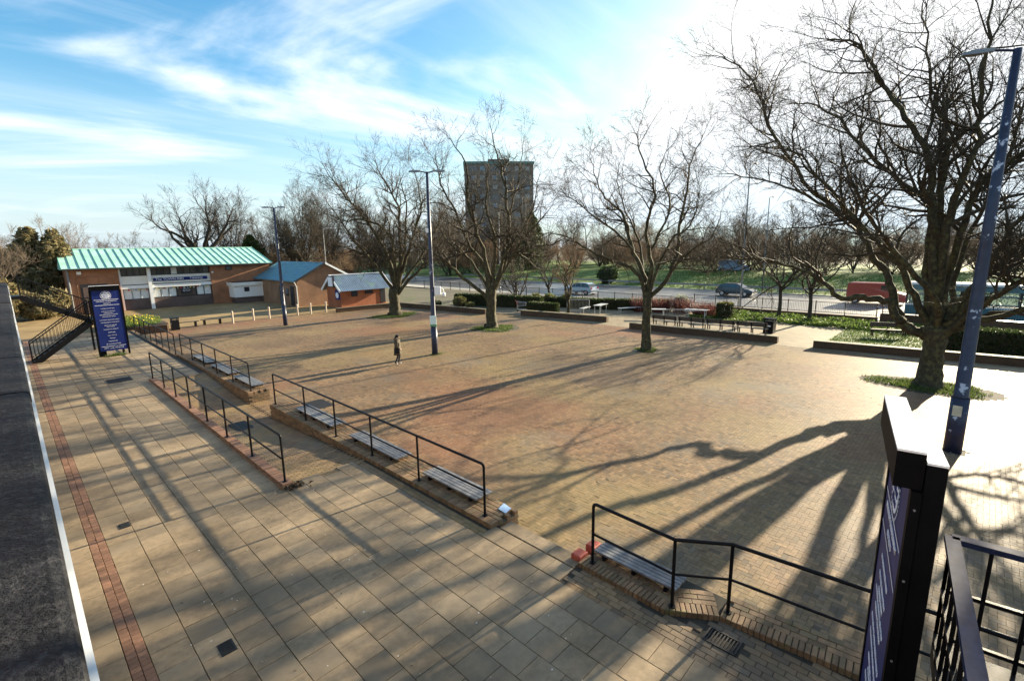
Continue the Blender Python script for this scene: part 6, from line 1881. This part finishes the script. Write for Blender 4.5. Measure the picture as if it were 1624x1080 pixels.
    hd = loft('hood', [(-.06, 0, 1.28, .10, .14), (-.07, 0, 1.36, .11, .15), (-.06, 0, 1.42, .06, .12)], m_parka)
    n = 700; a = rng.uniform(0, 6.28, n)
    P_ = np.array([T(-.02 + .125 * math.cos(q) + rng.normal(0, .015), .14 * math.sin(q) + rng.normal(0, .015), 1.38 + .03 * math.cos(q) + rng.normal(0, .018)) for q in a])
    me = leaves('fur_trim', P_ + np.array((x, y, z)), 0.03, m_fur, t, aspect=2.5)
    loft('hat', [(.02, 0, 1.475, .105, .098), (.015, 0, 1.53, .10, .095), (.01, 0, 1.57, .075, .07), (.0, 0, 1.59, .03, .03)], m_dark)
    loft('hair', [(-.035, 0, 1.36, .06, .085), (-.03, 0, 1.43, .085, .09), (-.01, 0, 1.50, .092, .092)], m_dark)
    bg_ = MB().box((0, 0, 0), (.26, .1, .24), ch=.03)
    m4 = MB(); m4.v = [T(p[0] - .05, p[1] - .27, p[2] + .78) for p in bg_.v]; m4.f = bg_.f
    b_ = link('shoulder_bag', m4.mesh('shoulder_bag', m_dark), t)
    link('bag_strap', MB().tube([T(-.12, -.27, .89), T(-.05, -.22, 1.2), T(0, -.12, 1.37), T(.06, -.22, 1.2), T(.04, -.27, .89)], .012, 5).mesh('bag_strap', m_dark), t)
    return t
person('person in a khaki hooded parka and dark hat walking across the square', 13.83, 21.62, ZP, R(-30))

# ------------------------------------------------------------------ small litter and fallen twigs
m_paper = mat('litter_paper', (0.7, 0.7, 0.68), rough=0.7, var=0.05)
m_twl = mat('fallen_twig', (0.06, 0.04, 0.025), rough=0.9)
T_ = Tubes()
for i in range(900):
    x = random.uniform(1, 27); y = random.uniform(2, 40)
    zz = (0.018 if x < 5.8 else ZP + 0.006)
    if 3.8 < x < 7.1: continue
    a = random.uniform(0, 6.28); l = random.uniform(.04, .22) if x > 6 else random.uniform(.02, .07)
    T_.add(np.array(((x, y, zz), (x + l * .5 * math.cos(a) + random.gauss(0, .01), y + l * .5 * math.sin(a), zz + .004), (x + l * math.cos(a), y + l * math.sin(a), zz))), np.array((.005, .004, .002)), 3)
o = link('fallen_twigs', T_.mesh('fallen_twigs', m_twl)); tag(o, 'small dead twigs scattered over slabs and square', 'twigs', kind='stuff')
V = []; F = []
for i in range(190):
    x = random.uniform(0.8, 5.6) if i % 2 else random.uniform(7.2, 24); y = random.uniform(3, 11.2) if x < 6 else random.uniform(0, 36)
    zz = 0.0145 if x < 5.8 else ZP + 0.0025
    r_ = random.uniform(.004, .013)
    k0 = len(V)
    for k in range(6):
        a = k * 1.047; V.append((x + r_ * math.cos(a) * random.uniform(.7, 1.2), y + r_ * math.sin(a), zz))
    F.append(tuple(range(k0, k0 + 6)))
o = MB().add(V, F).build('chewing_gum_spots', m_paper); tag(o, 'pale gum spots and litter specks on the paving', 'litter', kind='stuff')
for i, (x, y, l) in enumerate(((24.7, 13.9, 'scrap of white paper beside the slender plane tree'), (6.66, 6.68, 'pale blue scrap on the end of the near seat wall'))):
    z_ = ZP + .004 if i == 0 else 0.106
    o = MB().add([(x, y, z_), (x + .22, y + .05, z_ + .004), (x + .25, y + .3, z_ + .02), (x + .02, y + .24, z_ + .006)], [(0, 1, 2, 3)]).build('paper_scrap', m_paper if i == 0 else mat('blue_scrap', (.35, .5, .7), rough=.5))
    tag(o, l, 'litter')
for (x, y, l, s_) in ((4.02, 11.35, 'clump of dead leaves at the near end of the kerb wall', .16),):
    n = 60
    P_ = np.stack((x + rng.normal(0, s_, n) + .18, y + rng.normal(0, s_ * .5, n), np.abs(rng.normal(.02, .03, n)) + .015), 1)
    o = leaves('dead_leaves', P_, .06, m_twl); tag(o, l, 'leaves', kind='stuff')
